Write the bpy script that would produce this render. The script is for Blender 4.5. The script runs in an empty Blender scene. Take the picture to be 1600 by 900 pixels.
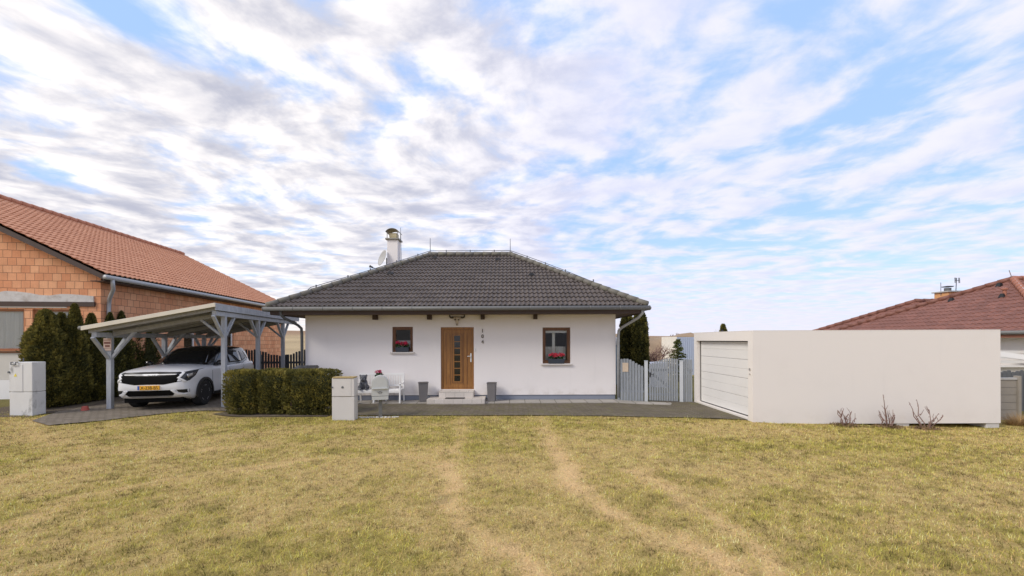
import bpy, bmesh, math, random
import numpy as np
from mathutils import Vector, Matrix
from mathutils.bvhtree import BVHTree
R = math.radians
random.seed(7)
rng = np.random.default_rng(11)
sc = bpy.context.scene
COL = sc.collection

# ------------------------------------------------------------------ camera
CAMZ = 1.97
cam = bpy.data.cameras.new('camera')
cam.sensor_width = 36.0
cam.lens = 604.0 / 1600.0 * 36.0
cam.shift_x = 4.0 / 1600.0
cam.shift_y = 81.0 / 1600.0
cam.clip_start = 0.05
cam.clip_end = 5000
camo = bpy.data.objects.new('camera', cam)
COL.objects.link(camo)
camo.location = (0, 0, CAMZ)
camo.rotation_euler = (R(90), R(0.22), 0)
sc.camera = camo
sc.view_settings.view_transform = 'Standard'
sc.view_settings.look = 'None'
sc.view_settings.exposure = 0.72
sc.view_settings.gamma = 1.0
sc.cycles.max_bounces = 6
sc.cycles.transparent_max_bounces = 8

def at(u, v, Y):
    "point of the place seen at photograph pixel (u, v) at depth Y (used for measuring)"
    return Vector(((u - 796.0) / 604.0 * Y, Y, CAMZ - (v - 531.0) / 604.0 * Y))

# ------------------------------------------------------------------ sun + sky
SUN = Vector((-0.64, -0.42, 0.64)).normalized()
sl = bpy.data.lights.new('sun', 'SUN')
sl.energy = 1.5
sl.angle = R(22)
sl.color = (1.0, 0.93, 0.82)
so = bpy.data.objects.new('sun', sl)
COL.objects.link(so)
so.rotation_euler = SUN.to_track_quat('Z', 'Y').to_euler()
so.location = (-20, -8, 14)

def nd(t, typ, **kw):
    n = t.nodes.new(typ)
    for k, val in kw.items():
        if k.startswith('i_'):
            n.inputs[k[2:].replace('_', ' ')].default_value = val
        elif k[0] == 'n' and k[1:].isdigit():
            n.inputs[int(k[1:])].default_value = val
        else:
            setattr(n, k, val)
    return n

def put(t, sock, val):
    if hasattr(val, 'is_linked') or hasattr(val, 'links'):
        t.links.new(val, sock)
    else:
        sock.default_value = val

def mth(t, op, a, b=0.0, c=0.0, clamp=False):
    n = t.nodes.new('ShaderNodeMath'); n.operation = op; n.use_clamp = clamp
    put(t, n.inputs[0], a); put(t, n.inputs[1], b); put(t, n.inputs[2], c)
    return n.outputs[0]

def vmth(t, op, a, b):
    n = t.nodes.new('ShaderNodeVectorMath'); n.operation = op
    put(t, n.inputs[0], a); put(t, n.inputs[1], b)
    return n.outputs['Value'] if op in ('DISTANCE', 'LENGTH', 'DOT_PRODUCT') else n.outputs[0]

def ramp(t, x, a, b, lo=0.0, hi=1.0, smooth=True):
    n = t.nodes.new('ShaderNodeMapRange')
    n.interpolation_type = 'SMOOTHSTEP' if smooth else 'LINEAR'
    put(t, n.inputs[0], x)
    n.inputs[1].default_value = a; n.inputs[2].default_value = b
    n.inputs[3].default_value = lo; n.inputs[4].default_value = hi
    return n.outputs[0]

def mixc(t, f, a, b, mode='MIX'):
    n = t.nodes.new('ShaderNodeMix'); n.data_type = 'RGBA'; n.blend_type = mode
    put(t, n.inputs[0], f); put(t, n.inputs[6], a); put(t, n.inputs[7], b)
    return n.outputs[2]

def noise(t, vec, scale, detail=4, rough=0.5, dist=0.0):
    n = t.nodes.new('ShaderNodeTexNoise')
    if vec is not None: t.links.new(vec, n.inputs['Vector'])
    n.inputs['Scale'].default_value = scale; n.inputs['Detail'].default_value = detail
    n.inputs['Roughness'].default_value = rough; n.inputs['Distortion'].default_value = dist
    return n.outputs[0]

EPS = 0.07
def sky_p(u, v):
    d = Vector(((u - 796) / 604.0, 1.0, (531 - v) / 604.0)).normalized()
    return (d.x / (d.z + EPS), d.y / (d.z + EPS), 0.0)

def build_world():
    w = bpy.data.worlds.new('World'); sc.world = w; w.use_nodes = True
    t = w.node_tree; t.nodes.clear()
    out = t.nodes.new('ShaderNodeOutputWorld'); bg = t.nodes.new('ShaderNodeBackground')
    t.links.new(bg.outputs[0], out.inputs[0]); bg.inputs[1].default_value = 0.1
    sky = t.nodes.new('ShaderNodeTexSky'); sky.sky_type = 'NISHITA'; sky.sun_disc = False
    sky.sun_elevation = math.asin(SUN.z); sky.sun_rotation = math.atan2(SUN.x, SUN.y)
    sky.air_density = 1.0; sky.dust_density = 0.6; sky.ozone_density = 1.5
    tc = t.nodes.new('ShaderNodeTexCoord'); sep = t.nodes.new('ShaderNodeSeparateXYZ')
    t.links.new(tc.outputs['Generated'], sep.inputs[0])
    dx, dy, dz = sep.outputs
    zc = mth(t, 'ADD', mth(t, 'MAXIMUM', dz, 0.0), EPS)
    cmb = t.nodes.new('ShaderNodeCombineXYZ')
    t.links.new(mth(t, 'DIVIDE', dx, zc), cmb.inputs[0]); t.links.new(mth(t, 'DIVIDE', dy, zc), cmb.inputs[1])
    p = cmb.outputs[0]
    # slow domain warp
    wn = t.nodes.new('ShaderNodeTexNoise'); t.links.new(p, wn.inputs['Vector'])
    wn.inputs['Scale'].default_value = 1.1; wn.inputs['Detail'].default_value = 2
    wv = vmth(t, 'SUBTRACT', wn.outputs['Color'], (0.5, 0.5, 0.5))
    sc_ = t.nodes.new('ShaderNodeVectorMath'); sc_.operation = 'SCALE'
    t.links.new(wv, sc_.inputs[0]); sc_.inputs['Scale'].default_value = 0.42
    pw = vmth(t, 'ADD', p, sc_.outputs[0])
    def field(off):
        q = vmth(t, 'ADD', pw, off)
        mp = t.nodes.new('ShaderNodeMapping'); t.links.new(q, mp.inputs[0])
        mp.inputs['Rotation'].default_value = (0, 0, R(9)); mp.inputs['Scale'].default_value = (1.45, 1.45, 1.0)
        big = noise(t, mp.outputs[0], 2.1, 8, 0.56)
        mb = t.nodes.new('ShaderNodeMapping'); t.links.new(q, mb.inputs[0])
        mb.inputs['Rotation'].default_value = (0, 0, R(12)); mb.inputs['Scale'].default_value = (1.5, 0.5, 1.0)
        band = noise(t, mb.outputs[0], 1.3, 2, 0.45)
        rip = noise(t, vmth(t, 'MULTIPLY', q, (1.0, 2.2, 1.0)), 2.0, 6, 0.56)
        s_ = mth(t, 'ADD', mth(t, 'MULTIPLY', big, 0.80), mth(t, 'MULTIPLY', band, 0.20))
        return mth(t, 'ADD', mth(t, 'MULTIPLY', s_, mth(t, 'SUBTRACT', 1.0, ripw)), mth(t, 'MULTIPLY', rip, ripw))
    sp2 = t.nodes.new('ShaderNodeSeparateXYZ'); t.links.new(p, sp2.inputs[0])
    ripw = ramp(t, sp2.outputs[1], 1.3, 4.2, 0.08, 0.45)
    n0 = field((3.1, 7.7, 0)); n1 = field((3.1 - 0.10, 7.7 + 0.02, 0))
    # clearings (direction on the cloud deck, radius, depth)
    bias = None
    for (u, v, r, amt) in HOLES:
        d = vmth(t, 'DISTANCE', p, sky_p(u, v))
        g = ramp(t, d, 0.0, r, amt, 0.0)
        bias = g if bias is None else mth(t, 'ADD', bias, g)
    # thinner cover to the east (right), fuller to the west
    ew = ramp(t, dx, -0.5, 0.75, 0.07, 0.025)
    n0b = mth(t, 'ADD', mth(t, 'SUBTRACT', n0, bias), ew)
    cover = ramp(t, n0b, 0.385, 0.585)
    thick = ramp(t, n0b, 0.46, 0.80)
    lit = ramp(t, mth(t, 'SUBTRACT', n0, n1), -0.14, 0.14)
    shade = mth(t, 'MULTIPLY', mth(t, 'ADD', mth(t, 'MULTIPLY', thick, 0.7), mth(t, 'MULTIPLY', mth(t, 'SUBTRACT', 1.0, lit), 0.75)), 0.95)
    shade = ramp(t, shade, 0.0, 1.05)
    # glow towards the veiled sun side
    gd = Vector((-0.62, 0.62, 0.46)).normalized()
    glow = ramp(t, vmth(t, 'DOT_PRODUCT', tc.outputs['Generated'], gd), 0.55, 1.0)
    white = mixc(t, glow, (5.7, 5.65, 6.4, 1), (7.9, 7.5, 7.2, 1))
    grey = mixc(t, glow, mixc(t, ramp(t, dx, -0.2, 0.5), (3.55, 3.8, 5.1, 1), (4.5, 4.8, 6.3, 1)), (3.3, 3.4, 4.1, 1))
    cl = mixc(t, shade, white, grey)
    skyc = mixc(t, 1.0, sky.outputs[0], (1.0, 1.06, 1.0, 1), 'MULTIPLY')
    blue = mixc(t, 0.82, skyc, (2.9, 4.3, 7.2, 1))
    low = ramp(t, dz, 0.02, 0.30)
    blue = mixc(t, low, (4.0, 5.4, 7.0, 1), blue)
    c = mixc(t, cover, blue, cl)
    # milky air near the horizon
    hz = ramp(t, dz, 0.0, 0.13, 0.75, 0.0)
    hcol = mixc(t, ramp(t, dx, -0.8, 0.3), (6.9, 6.3, 5.6, 1), (5.5, 5.35, 6.0, 1))
    c = mixc(t, hz, c, hcol)
    t.links.new(c, bg.inputs[0])
HOLES = [(205, 5, 0.30, 0.20), (490, 150, 0.16, 0.05), (440, 60, 0.2, 0.04), (1130, 120, 0.16, 0.10), (890, 15, 0.2, 0.06),
         (1250, 15, 0.2, 0.10), (1480, 130, 0.40, 0.11), (1270, 205, 0.3, 0.08), (1350, 300, 0.7, 0.05), (1050, 395, 1.6, 0.05),
         (1400, 400, 1.5, 0.05)]
build_world()

# ------------------------------------------------------------------ mesh helpers
class MB:
    "collects shapes, builds them as ONE mesh object"
    def __init__(s): s.v = []; s.f = []; s.m = []
    def add(s, vs, fs, mi=0):
        o = len(s.v); s.v.extend([tuple(x) for x in vs])
        for f in fs: s.f.append(tuple(i + o for i in f)); s.m.append(mi)
        return s
    def box(s, x0, x1, y0, y1, z0, z1, mi=0):
        return s.add([(x0,y0,z0),(x1,y0,z0),(x1,y1,z0),(x0,y1,z0),(x0,y0,z1),(x1,y0,z1),(x1,y1,z1),(x0,y1,z1)],
              [(0,3,2,1),(4,5,6,7),(0,1,5,4),(1,2,6,5),(2,3,7,6),(3,0,4,7)], mi)
    def frus(s, c, z0, z1, a, b, mi=0):
        "tapered square post, half sizes a=(x,y) at z0, b at z1"
        x, y = c
        vs = [(x-a[0],y-a[1],z0),(x+a[0],y-a[1],z0),(x+a[0],y+a[1],z0),(x-a[0],y+a[1],z0),
              (x-b[0],y-b[1],z1),(x+b[0],y-b[1],z1),(x+b[0],y+b[1],z1),(x-b[0],y+b[1],z1)]
        return s.add(vs, [(0,3,2,1),(4,5,6,7),(0,1,5,4),(1,2,6,5),(2,3,7,6),(3,0,4,7)], mi)
    def beam(s, p0, p1, w, h, up=(0,0,1), mi=0):
        p0 = Vector(p0); p1 = Vector(p1); d = (p1-p0).normalized(); u = Vector(up)
        sd = d.cross(u)
        if sd.length < 1e-4: sd = d.cross(Vector((0,1,0)))
        sd.normalize(); u = sd.cross(d).normalized()
        a = sd*w/2; b = u*h/2
        vs = [p0-a-b,p0+a-b,p0+a+b,p0-a+b,p1-a-b,p1+a-b,p1+a+b,p1-a+b]
        return s.add(vs, [(0,1,2,3),(7,6,5,4),(0,4,5,1),(1,5,6,2),(2,6,7,3),(3,7,4,0)], mi)
    def tube(s, pts, r, seg=8, mi=0, cap=True):
        pts = [Vector(p) for p in pts]; n = len(pts)
        rs = r if isinstance(r, (list, tuple)) else [r]*n
        d0 = (pts[1]-pts[0]).normalized()
        a = d0.cross(Vector((0,0,1)))
        if a.length < 1e-3: a = d0.cross(Vector((1,0,0)))
        a.normalize(); vs = []
        for i, p in enumerate(pts):
            d = (pts[min(i+1,n-1)]-pts[max(i-1,0)])
            d = d.normalized() if d.length > 1e-9 else d0
            a = (a - d*a.dot(d)).normalized(); b = d.cross(a)
            for k in range(seg):
                t = 2*math.pi*k/seg
                vs.append(p + (a*math.cos(t)+b*math.sin(t))*rs[i])
        fs = [(i*seg+k, i*seg+(k+1)%seg, (i+1)*seg+(k+1)%seg, (i+1)*seg+k) for i in range(n-1) for k in range(seg)]
        if cap: fs += [tuple(range(seg))[::-1], tuple(range((n-1)*seg, n*seg))]
        return s.add(vs, fs, mi)
    def lathe(s, prof, c=(0,0,0), seg=20, axis='z', mi=0):
        vs = []; n = len(prof); c = Vector(c)
        for r, h in prof:
            for k in range(seg):
                t = 2*math.pi*k/seg; x, y = r*math.cos(t), r*math.sin(t)
                q = (x,y,h) if axis == 'z' else ((h,x,y) if axis == 'x' else (y,h,x))
                vs.append(c+Vector(q))
        fs = [(i*seg+k, i*seg+(k+1)%seg, (i+1)*seg+(k+1)%seg, (i+1)*seg+k) for i in range(n-1) for k in range(seg)]
        fs += [tuple(range(seg))[::-1], tuple(range((n-1)*seg, n*seg))]
        return s.add(vs, fs, mi)
    def prism(s, poly, axis, a0, a1, mi=0):
        "polygon (2D) pushed along an axis: 'y' -> poly is (x,z); 'x' -> (y,z); 'z' -> (x,y)"
        def P(q, a): return (q[0],a,q[1]) if axis=='y' else ((a,q[0],q[1]) if axis=='x' else (q[0],q[1],a))
        n = len(poly)
        vs = [P(q,a0) for q in poly]+[P(q,a1) for q in poly]
        fs = [tuple(range(n)), tuple(range(2*n-1, n-1, -1))]+[(i,i+n,(i+1)%n+n,(i+1)%n) for i in range(n)]
        return s.add(vs, fs, mi)
    def ball(s, c, r, seg=12, rings=8, rot=None, mi=0):
        c = Vector(c); r = (r,r,r) if not isinstance(r,(tuple,list)) else r; vs=[]
        for i in range(rings+1):
            ph = math.pi*i/rings - math.pi/2
            for k in range(seg):
                t = 2*math.pi*k/seg
                q = Vector((r[0]*math.cos(ph)*math.cos(t), r[1]*math.cos(ph)*math.sin(t), r[2]*math.sin(ph)))
                if rot is not None: q = rot @ q
                vs.append(c+q)
        fs = [(i*seg+k, i*seg+(k+1)%seg, (i+1)*seg+(k+1)%seg, (i+1)*seg+k) for i in range(rings) for k in range(seg)]
        return s.add(vs, fs, mi)
    def wall(s, x0, x1, z0, z1, holes, y, depth, mi=0, rmi=None):
        "wall face at y looking to -y with real openings and reveals"
        xs = sorted({x0,x1,*[h[0] for h in holes],*[h[1] for h in holes]}); zs = sorted({z0,z1,*[h[2] for h in holes],*[h[3] for h in holes]})
        for i in range(len(xs)-1):
            for j in range(len(zs)-1):
                cx=(xs[i]+xs[i+1])/2; cz=(zs[j]+zs[j+1])/2
                if any(h[0]<cx<h[1] and h[2]<cz<h[3] for h in holes): continue
                s.add([(xs[i],y,zs[j]),(xs[i+1],y,zs[j]),(xs[i+1],y,zs[j+1]),(xs[i],y,zs[j+1])],[(0,1,2,3)],mi)
        for a,b,c,d in holes:
            r = mi if rmi is None else rmi; e=y+depth
            s.add([(a,y,c),(b,y,c),(b,y,d),(a,y,d),(a,e,c),(b,e,c),(b,e,d),(a,e,d)],[(0,4,5,1),(2,6,7,3),(1,5,6,2),(3,7,4,0)],r)
        return s
    def build(s, name, mats, parent=None, world=False, loc=None, smooth=False, bevel=0.0, uv=True, kind=None, label=None, cat=None, group=None, weld=False, auto=None):
        V = np.array(s.v, dtype=float).reshape(-1,3)
        if parent is not None and world:
            M = (Matrix.Translation(parent.location) @ Matrix.Rotation(parent.rotation_euler.z,4,'Z')).inverted()
            A = np.array(M); V = V @ A[:3,:3].T + A[:3,3]
        if loc is not None: V = V - np.array(loc)
        me = bpy.data.meshes.new(name); me.from_pydata(V.tolist(), [], s.f); me.validate()
        mats = mats if isinstance(mats,(list,tuple)) else [mats]
        for m in mats: me.materials.append(m)
        if len(mats)>1 and len(me.polygons)==len(s.m): me.polygons.foreach_set('material_index', s.m)
        if smooth: me.polygons.foreach_set('use_smooth',[True]*len(me.polygons))
        if auto is not None:
            me.polygons.foreach_set('use_smooth',[True]*len(me.polygons)); me.set_sharp_from_angle(angle=R(auto))
        if uv: box_uv(me)
        return link(me, name, parent, loc, bevel, kind, label, cat, group)

def link(me, name, parent=None, loc=None, bevel=0.0, kind=None, label=None, cat=None, group=None):
    o = bpy.data.objects.new(name, me); COL.objects.link(o)
    if loc is not None: o.location = loc
    if parent is not None: o.parent = parent
    if bevel:
        b = o.modifiers.new('edge','BEVEL'); b.width = bevel; b.segments = 2; b.limit_method='ANGLE'; b.angle_limit = R(40)
    tag(o, label, cat, group, kind)
    return o

def tag(o, label=None, cat=None, group=None, kind=None):
    if label: o['label'] = label
    if cat: o['category'] = cat
    if group: o['group'] = group
    if kind: o['kind'] = kind

def box_uv(me):
    n = len(me.loops)
    if n == 0: return
    uvl = me.uv_layers.new(name='metres')
    co = np.empty(len(me.vertices)*3); me.vertices.foreach_get('co', co); co = co.reshape(-1,3)
    vi = np.empty(n, dtype=np.int32); me.loops.foreach_get('vertex_index', vi)
    nr = np.empty(len(me.polygons)*3); me.polygons.foreach_get('normal', nr); nr = np.abs(nr.reshape(-1,3))
    lt = np.empty(len(me.polygons), dtype=np.int32); me.polygons.foreach_get('loop_total', lt)
    ax = np.repeat(nr.argmax(1), lt)
    c = co[vi]
    U = np.where(ax==0, c[:,1], c[:,0]); W = np.where(ax==2, c[:,1], c[:,2])
    uvl.data.foreach_set('uv', np.stack([U,W],1).ravel())

def thing(name, label, cat, loc=(0,0,0), rz=0.0, group=None):
    o = bpy.data.objects.new(name, None); COL.objects.link(o)
    o.empty_display_size = 0.2; o.location = loc; o.rotation_euler = (0,0,rz)
    tag(o, label, cat, group)
    return o

def copy_tree(o, parent=None):
    c = o.copy(); COL.objects.link(c); c.parent = parent
    for ch in list(o.children): copy_tree(ch, c)
    return c

def np_mesh(name, V, F, col=None, mats=None):
    "fast mesh from numpy arrays; F is (n,3) or (n,4); col per vertex rgb"
    me = bpy.data.meshes.new(name); k = F.shape[1]
    me.vertices.add(len(V)); me.vertices.foreach_set('co', V.astype(np.float32).ravel())
    me.loops.add(F.size); me.loops.foreach_set('vertex_index', F.astype(np.int32).ravel())
    me.polygons.add(len(F)); me.polygons.foreach_set('loop_start', np.arange(0,F.size,k,dtype=np.int32))
    me.update(calc_edges=True)
    if col is not None:
        a = me.color_attributes.new('tint','FLOAT_COLOR','POINT')
        a.data.foreach_set('color', np.concatenate([col, np.ones((len(V),1))],1).astype(np.float32).ravel())
    for m in (mats or []): me.materials.append(m)
    return me

# numpy value noise
def vnoise(x, y, seed=0):
    xi = np.floor(x).astype(np.int64); yi = np.floor(y).astype(np.int64)
    fx = x-xi; fy = y-yi; fx = fx*fx*(3-2*fx); fy = fy*fy*(3-2*fy)
    def h(a,b):
        n = (a*374761393 + b*668265263 + seed*974711) & 0xffffffff
        n = ((n ^ (n>>13))*1274126177) & 0xffffffff
        return ((n ^ (n>>16)) & 0xffff)/65535.0
    return (h(xi,yi)*(1-fx)+h(xi+1,yi)*fx)*(1-fy)+(h(xi,yi+1)*(1-fx)+h(xi+1,yi+1)*fx)*fy
def fbm(x, y, seed=0, o=4):
    s = 0; a = 0.5; t = 0
    for i in range(o):
        s = s + a*vnoise(x*2**i, y*2**i, seed+i*17); t += a; a *= 0.55
    return s/t
def sst(x,a,b):
    t = np.clip((x-a)/(b-a),0,1); return t*t*(3-2*t)

# ------------------------------------------------------------------ materials
def newmat(name):
    m = bpy.data.materials.new(name); m.use_nodes = True
    t = m.node_tree; b = t.nodes['Principled BSDF']
    return m, t, b
def c4(c): return (c[0],c[1],c[2],1.0)
def mat(name, col, rough=0.6, var=0.12, vs=2.0, fine=0.06, fs=60.0, bump=0.0, bs=80.0, metal=0.0, spec=0.5, col2=None, c2lo=0.5, c2hi=0.7, c2s=3.0, coat=0.0, stretch=None):
    m, t, b = newmat(name)
    tc = t.nodes.new('ShaderNodeTexCoord'); v = tc.outputs['Object']
    if stretch: v = vmth(t,'MULTIPLY',v,stretch)
    a = noise(t, v, vs, 5, 0.6); f = noise(t, v, fs, 3, 0.6)
    k = mth(t,'ADD', mth(t,'MULTIPLY', mth(t,'SUBTRACT',a,0.5), 2*var), mth(t,'MULTIPLY', mth(t,'SUBTRACT',f,0.5), 2*fine))
    k = mth(t,'ADD', k, 1.0)
    base = c4(col)
    if col2 is not None:
        n2 = noise(t, v, c2s, 6, 0.62, 0.4)
        base = mixc(t, ramp(t, n2, c2lo, c2hi), c4(col), c4(col2))
    g = t.nodes.new('ShaderNodeCombineXYZ')
    for i in range(3): t.links.new(k, g.inputs[i])
    t.links.new(mixc(t, 1.0, base, g.outputs[0], 'MULTIPLY'), b.inputs['Base Color'])
    t.links.new(ramp(t, a, 0.3, 0.7, max(rough-0.08,0.02), min(rough+0.08,1.0)), b.inputs['Roughness'])
    b.inputs['Metallic'].default_value = metal
    b.inputs['Specular IOR Level'].default_value = spec
    b.inputs['Coat Weight'].default_value = coat
    if bump:
        bn = t.nodes.new('ShaderNodeBump'); bn.inputs['Strength'].default_value = 1.0; bn.inputs['Distance'].default_value = bump
        t.links.new(noise(t, v, bs, 4, 0.6), bn.inputs['Height']); t.links.new(bn.outputs[0], b.inputs['Normal'])
    return m

def mat_tint(name, rough=0.75, spec=0.25, trans=0.0):
    "takes each leaf's or blade's own colour from the mesh"
    m, t, b = newmat(name)
    a = t.nodes.new('ShaderNodeVertexColor'); a.layer_name = 'tint'
    t.links.new(a.outputs[0], b.inputs['Base Color'])
    b.inputs['Roughness'].default_value = rough; b.inputs['Specular IOR Level'].default_value = spec
    if trans:
        tr = t.nodes.new('ShaderNodeBsdfTranslucent'); t.links.new(a.outputs[0], tr.inputs[0])
        mx = t.nodes.new('ShaderNodeMixShader'); mx.inputs[0].default_value = trans
        t.links.new(b.outputs[0], mx.inputs[1]); t.links.new(tr.outputs[0], mx.inputs[2])
        t.links.new(mx.outputs[0], t.nodes['Material Output'].inputs[0])
    return m

def mat_brick(name, c1, c2, mortar, bw, bh, ms, rot=0.0, var=0.2, bump=0.006, dirt=None, dlo=0.55, dhi=0.75, rough=0.85, offset=0.5, smooth=0.1, streak=False, bias=0.0):
    m, t, b = newmat(name)
    uv = t.nodes.new('ShaderNodeUVMap'); uv.uv_map = 'metres'
    mp = t.nodes.new('ShaderNodeMapping'); t.links.new(uv.outputs[0], mp.inputs[0]); mp.inputs['Rotation'].default_value = (0,0,rot)
    wob = t.nodes.new('ShaderNodeTexNoise'); t.links.new(mp.outputs[0], wob.inputs['Vector']); wob.inputs['Scale'].default_value = 3.0
    wsc = t.nodes.new('ShaderNodeVectorMath'); wsc.operation='SCALE'; t.links.new(vmth(t,'SUBTRACT',wob.outputs['Color'],(.5,.5,.5)), wsc.inputs[0]); wsc.inputs['Scale'].default_value = 0.03
    vec = vmth(t,'ADD',mp.outputs[0],wsc.outputs[0])
    br = t.nodes.new('ShaderNodeTexBrick'); t.links.new(vec, br.inputs['Vector'])
    br.offset = offset
    br.inputs['Color1'].default_value = c4(c1); br.inputs['Color2'].default_value = c4(c2); br.inputs['Mortar'].default_value = c4(mortar)
    br.inputs['Scale'].default_value = 1.0; br.inputs['Mortar Size'].default_value = ms; br.inputs['Mortar Smooth'].default_value = smooth
    br.inputs['Brick Width'].default_value = bw; br.inputs['Row Height'].default_value = bh; br.inputs['Bias'].default_value = bias
    n1 = noise(t, mp.outputs[0], 1.3, 6, 0.65); n2 = noise(t, mp.outputs[0], 35, 4, 0.6)
    k = mth(t,'ADD', mth(t,'ADD', mth(t,'MULTIPLY',mth(t,'SUBTRACT',n1,0.5),2*var), mth(t,'MULTIPLY',mth(t,'SUBTRACT',n2,0.5),0.35)),1.0)
    if streak:
        sv = noise(t, vmth(t,'MULTIPLY',mp.outputs[0],(60.0,2.0,1.0)), 1.0, 2, 0.5)
        k = mth(t,'ADD',k,mth(t,'MULTIPLY',mth(t,'SUBTRACT',sv,0.5),0.3))
    g = t.nodes.new('ShaderNodeCombineXYZ')
    for i in range(3): t.links.new(k, g.inputs[i])
    c = mixc(t, 1.0, br.outputs[0], g.outputs[0], 'MULTIPLY')
    if dirt is not None:
        c = mixc(t, ramp(t, noise(t, mp.outputs[0], 2.3, 7, 0.7, 0.5), dlo, dhi), c, c4(dirt))
    t.links.new(c, b.inputs['Base Color']); b.inputs['Roughness'].default_value = rough; b.inputs['Specular IOR Level'].default_value = 0.3
    bn = t.nodes.new('ShaderNodeBump'); bn.inputs['Distance'].default_value = bump
    h = mth(t,'ADD', mth(t,'MULTIPLY', br.outputs['Fac'], -1.0), mth(t,'MULTIPLY', n2, 0.5))
    t.links.new(h, bn.inputs['Height']); t.links.new(bn.outputs[0], b.inputs['Normal'])
    return m

def mat_wood(name, c1, c2, along=(14.0,14.0,1.2), rough=0.5, coat=0.0):
    m, t, b = newmat(name)
    tc = t.nodes.new('ShaderNodeTexCoord'); v = vmth(t,'MULTIPLY',tc.outputs['Object'],along)
    n = noise(t, v, 1.6, 6, 0.62, 0.9); n2 = noise(t, v, 9.0, 3, 0.6)
    f = mth(t,'ADD', mth(t,'MULTIPLY',n,0.75), mth(t,'MULTIPLY',n2,0.25))
    t.links.new(mixc(t, ramp(t,f,0.32,0.68), c4(c1), c4(c2)), b.inputs['Base Color'])
    b.inputs['Roughness'].default_value = rough; b.inputs['Coat Weight'].default_value = coat
    bn = t.nodes.new('ShaderNodeBump'); bn.inputs['Distance'].default_value = 0.0015
    t.links.new(n2, bn.inputs['Height']); t.links.new(bn.outputs[0], b.inputs['Normal'])
    return m

def mat_glass(name, tint=(0.88,0.89,0.89), f0=0.0):
    m, t, b = newmat(name)
    t.nodes.remove(b)
    tr = t.nodes.new('ShaderNodeBsdfTransparent'); tr.inputs[0].default_value = c4(tint)
    gl = t.nodes.new('ShaderNodeBsdfGlossy'); gl.inputs['Roughness'].default_value = 0.02
    fr = t.nodes.new('ShaderNodeFresnel'); fr.inputs[0].default_value = 1.28
    mx = t.nodes.new('ShaderNodeMixShader')
    t.links.new(mth(t,'ADD',fr.outputs[0],f0,clamp=True), mx.inputs[0])
    t.links.new(tr.outputs[0], mx.inputs[1]); t.links.new(gl.outputs[0], mx.inputs[2])
    t.links.new(mx.outputs[0], t.nodes['Material Output'].inputs[0])
    return m

def mat_render(name, col, stain=(0.6,0.57,0.53), bump=0.002, splash=0.5):
    "rendered wall: fine grain, faint rain streaks and splash dirt"
    m, t, b = newmat(name)
    tc = t.nodes.new('ShaderNodeTexCoord'); v = tc.outputs['Object']
    a = noise(t, v, 0.7, 6, 0.6); st = noise(t, vmth(t,'MULTIPLY',v,(5.0,5.0,0.35)), 1.0, 5, 0.6)
    g = noise(t, v, 120, 3, 0.6)
    c = mixc(t, ramp(t, st, 0.55, 0.85, 0.0, 0.28), c4(col), c4(stain))
    c = mixc(t, ramp(t, a, 0.5, 0.8, 0.0, 0.25), c, c4(stain))
    sz = t.nodes.new('ShaderNodeSeparateXYZ'); t.links.new(v, sz.inputs[0])
    spl = mth(t,'MULTIPLY', ramp(t, sz.outputs[2], 0.05, 0.55, 1.0, 0.0), ramp(t, noise(t, v, 3.5, 6, 0.65), 0.40, 0.70, 0.05, splash))
    c = mixc(t, spl, c, (0.44,0.39,0.32,1))
    k = mth(t,'ADD',mth(t,'MULTIPLY',mth(t,'SUBTRACT',g,0.5),0.16),1.0)
    q = t.nodes.new('ShaderNodeCombineXYZ')
    for i in range(3): t.links.new(k, q.inputs[i])
    t.links.new(mixc(t,1.0,c,q.outputs[0],'MULTIPLY'), b.inputs['Base Color'])
    b.inputs['Roughness'].default_value = 0.9; b.inputs['Specular IOR Level'].default_value = 0.2
    bn = t.nodes.new('ShaderNodeBump'); bn.inputs['Distance'].default_value = bump
    t.links.new(g, bn.inputs['Height']); t.links.new(bn.outputs[0], b.inputs['Normal'])
    return m

def mat_tile(name, c1, c2, moss, mlo=0.58, mhi=0.78, rough=0.6):
    m, t, b = newmat(name)
    tc = t.nodes.new('ShaderNodeTexCoord'); v = tc.outputs['Object']
    vo = t.nodes.new('ShaderNodeTexVoronoi'); t.links.new(vmth(t,'MULTIPLY',v,(3.3,3.6,5.5)), vo.inputs['Vector']); vo.inputs['Scale'].default_value = 1.0
    sp = t.nodes.new('ShaderNodeSeparateColor'); t.links.new(vo.outputs['Color'], sp.inputs[0])
    c = mixc(t, sp.outputs[0], c4(c1), c4(c2))
    c = mixc(t, ramp(t, noise(t, v, 2.6, 7, 0.7), mlo, mhi, 0, 0.7), c, c4(moss))
    f = noise(t, v, 70, 3, 0.6)
    k = mth(t,'ADD',mth(t,'MULTIPLY',mth(t,'SUBTRACT',f,0.5),0.5),1.0)
    q = t.nodes.new('ShaderNodeCombineXYZ')
    for i in range(3): t.links.new(k, q.inputs[i])
    t.links.new(mixc(t,1.0,c,q.outputs[0],'MULTIPLY'), b.inputs['Base Color'])
    b.inputs['Roughness'].default_value = rough; b.inputs['Specular IOR Level'].default_value = 0.4
    return m

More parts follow.
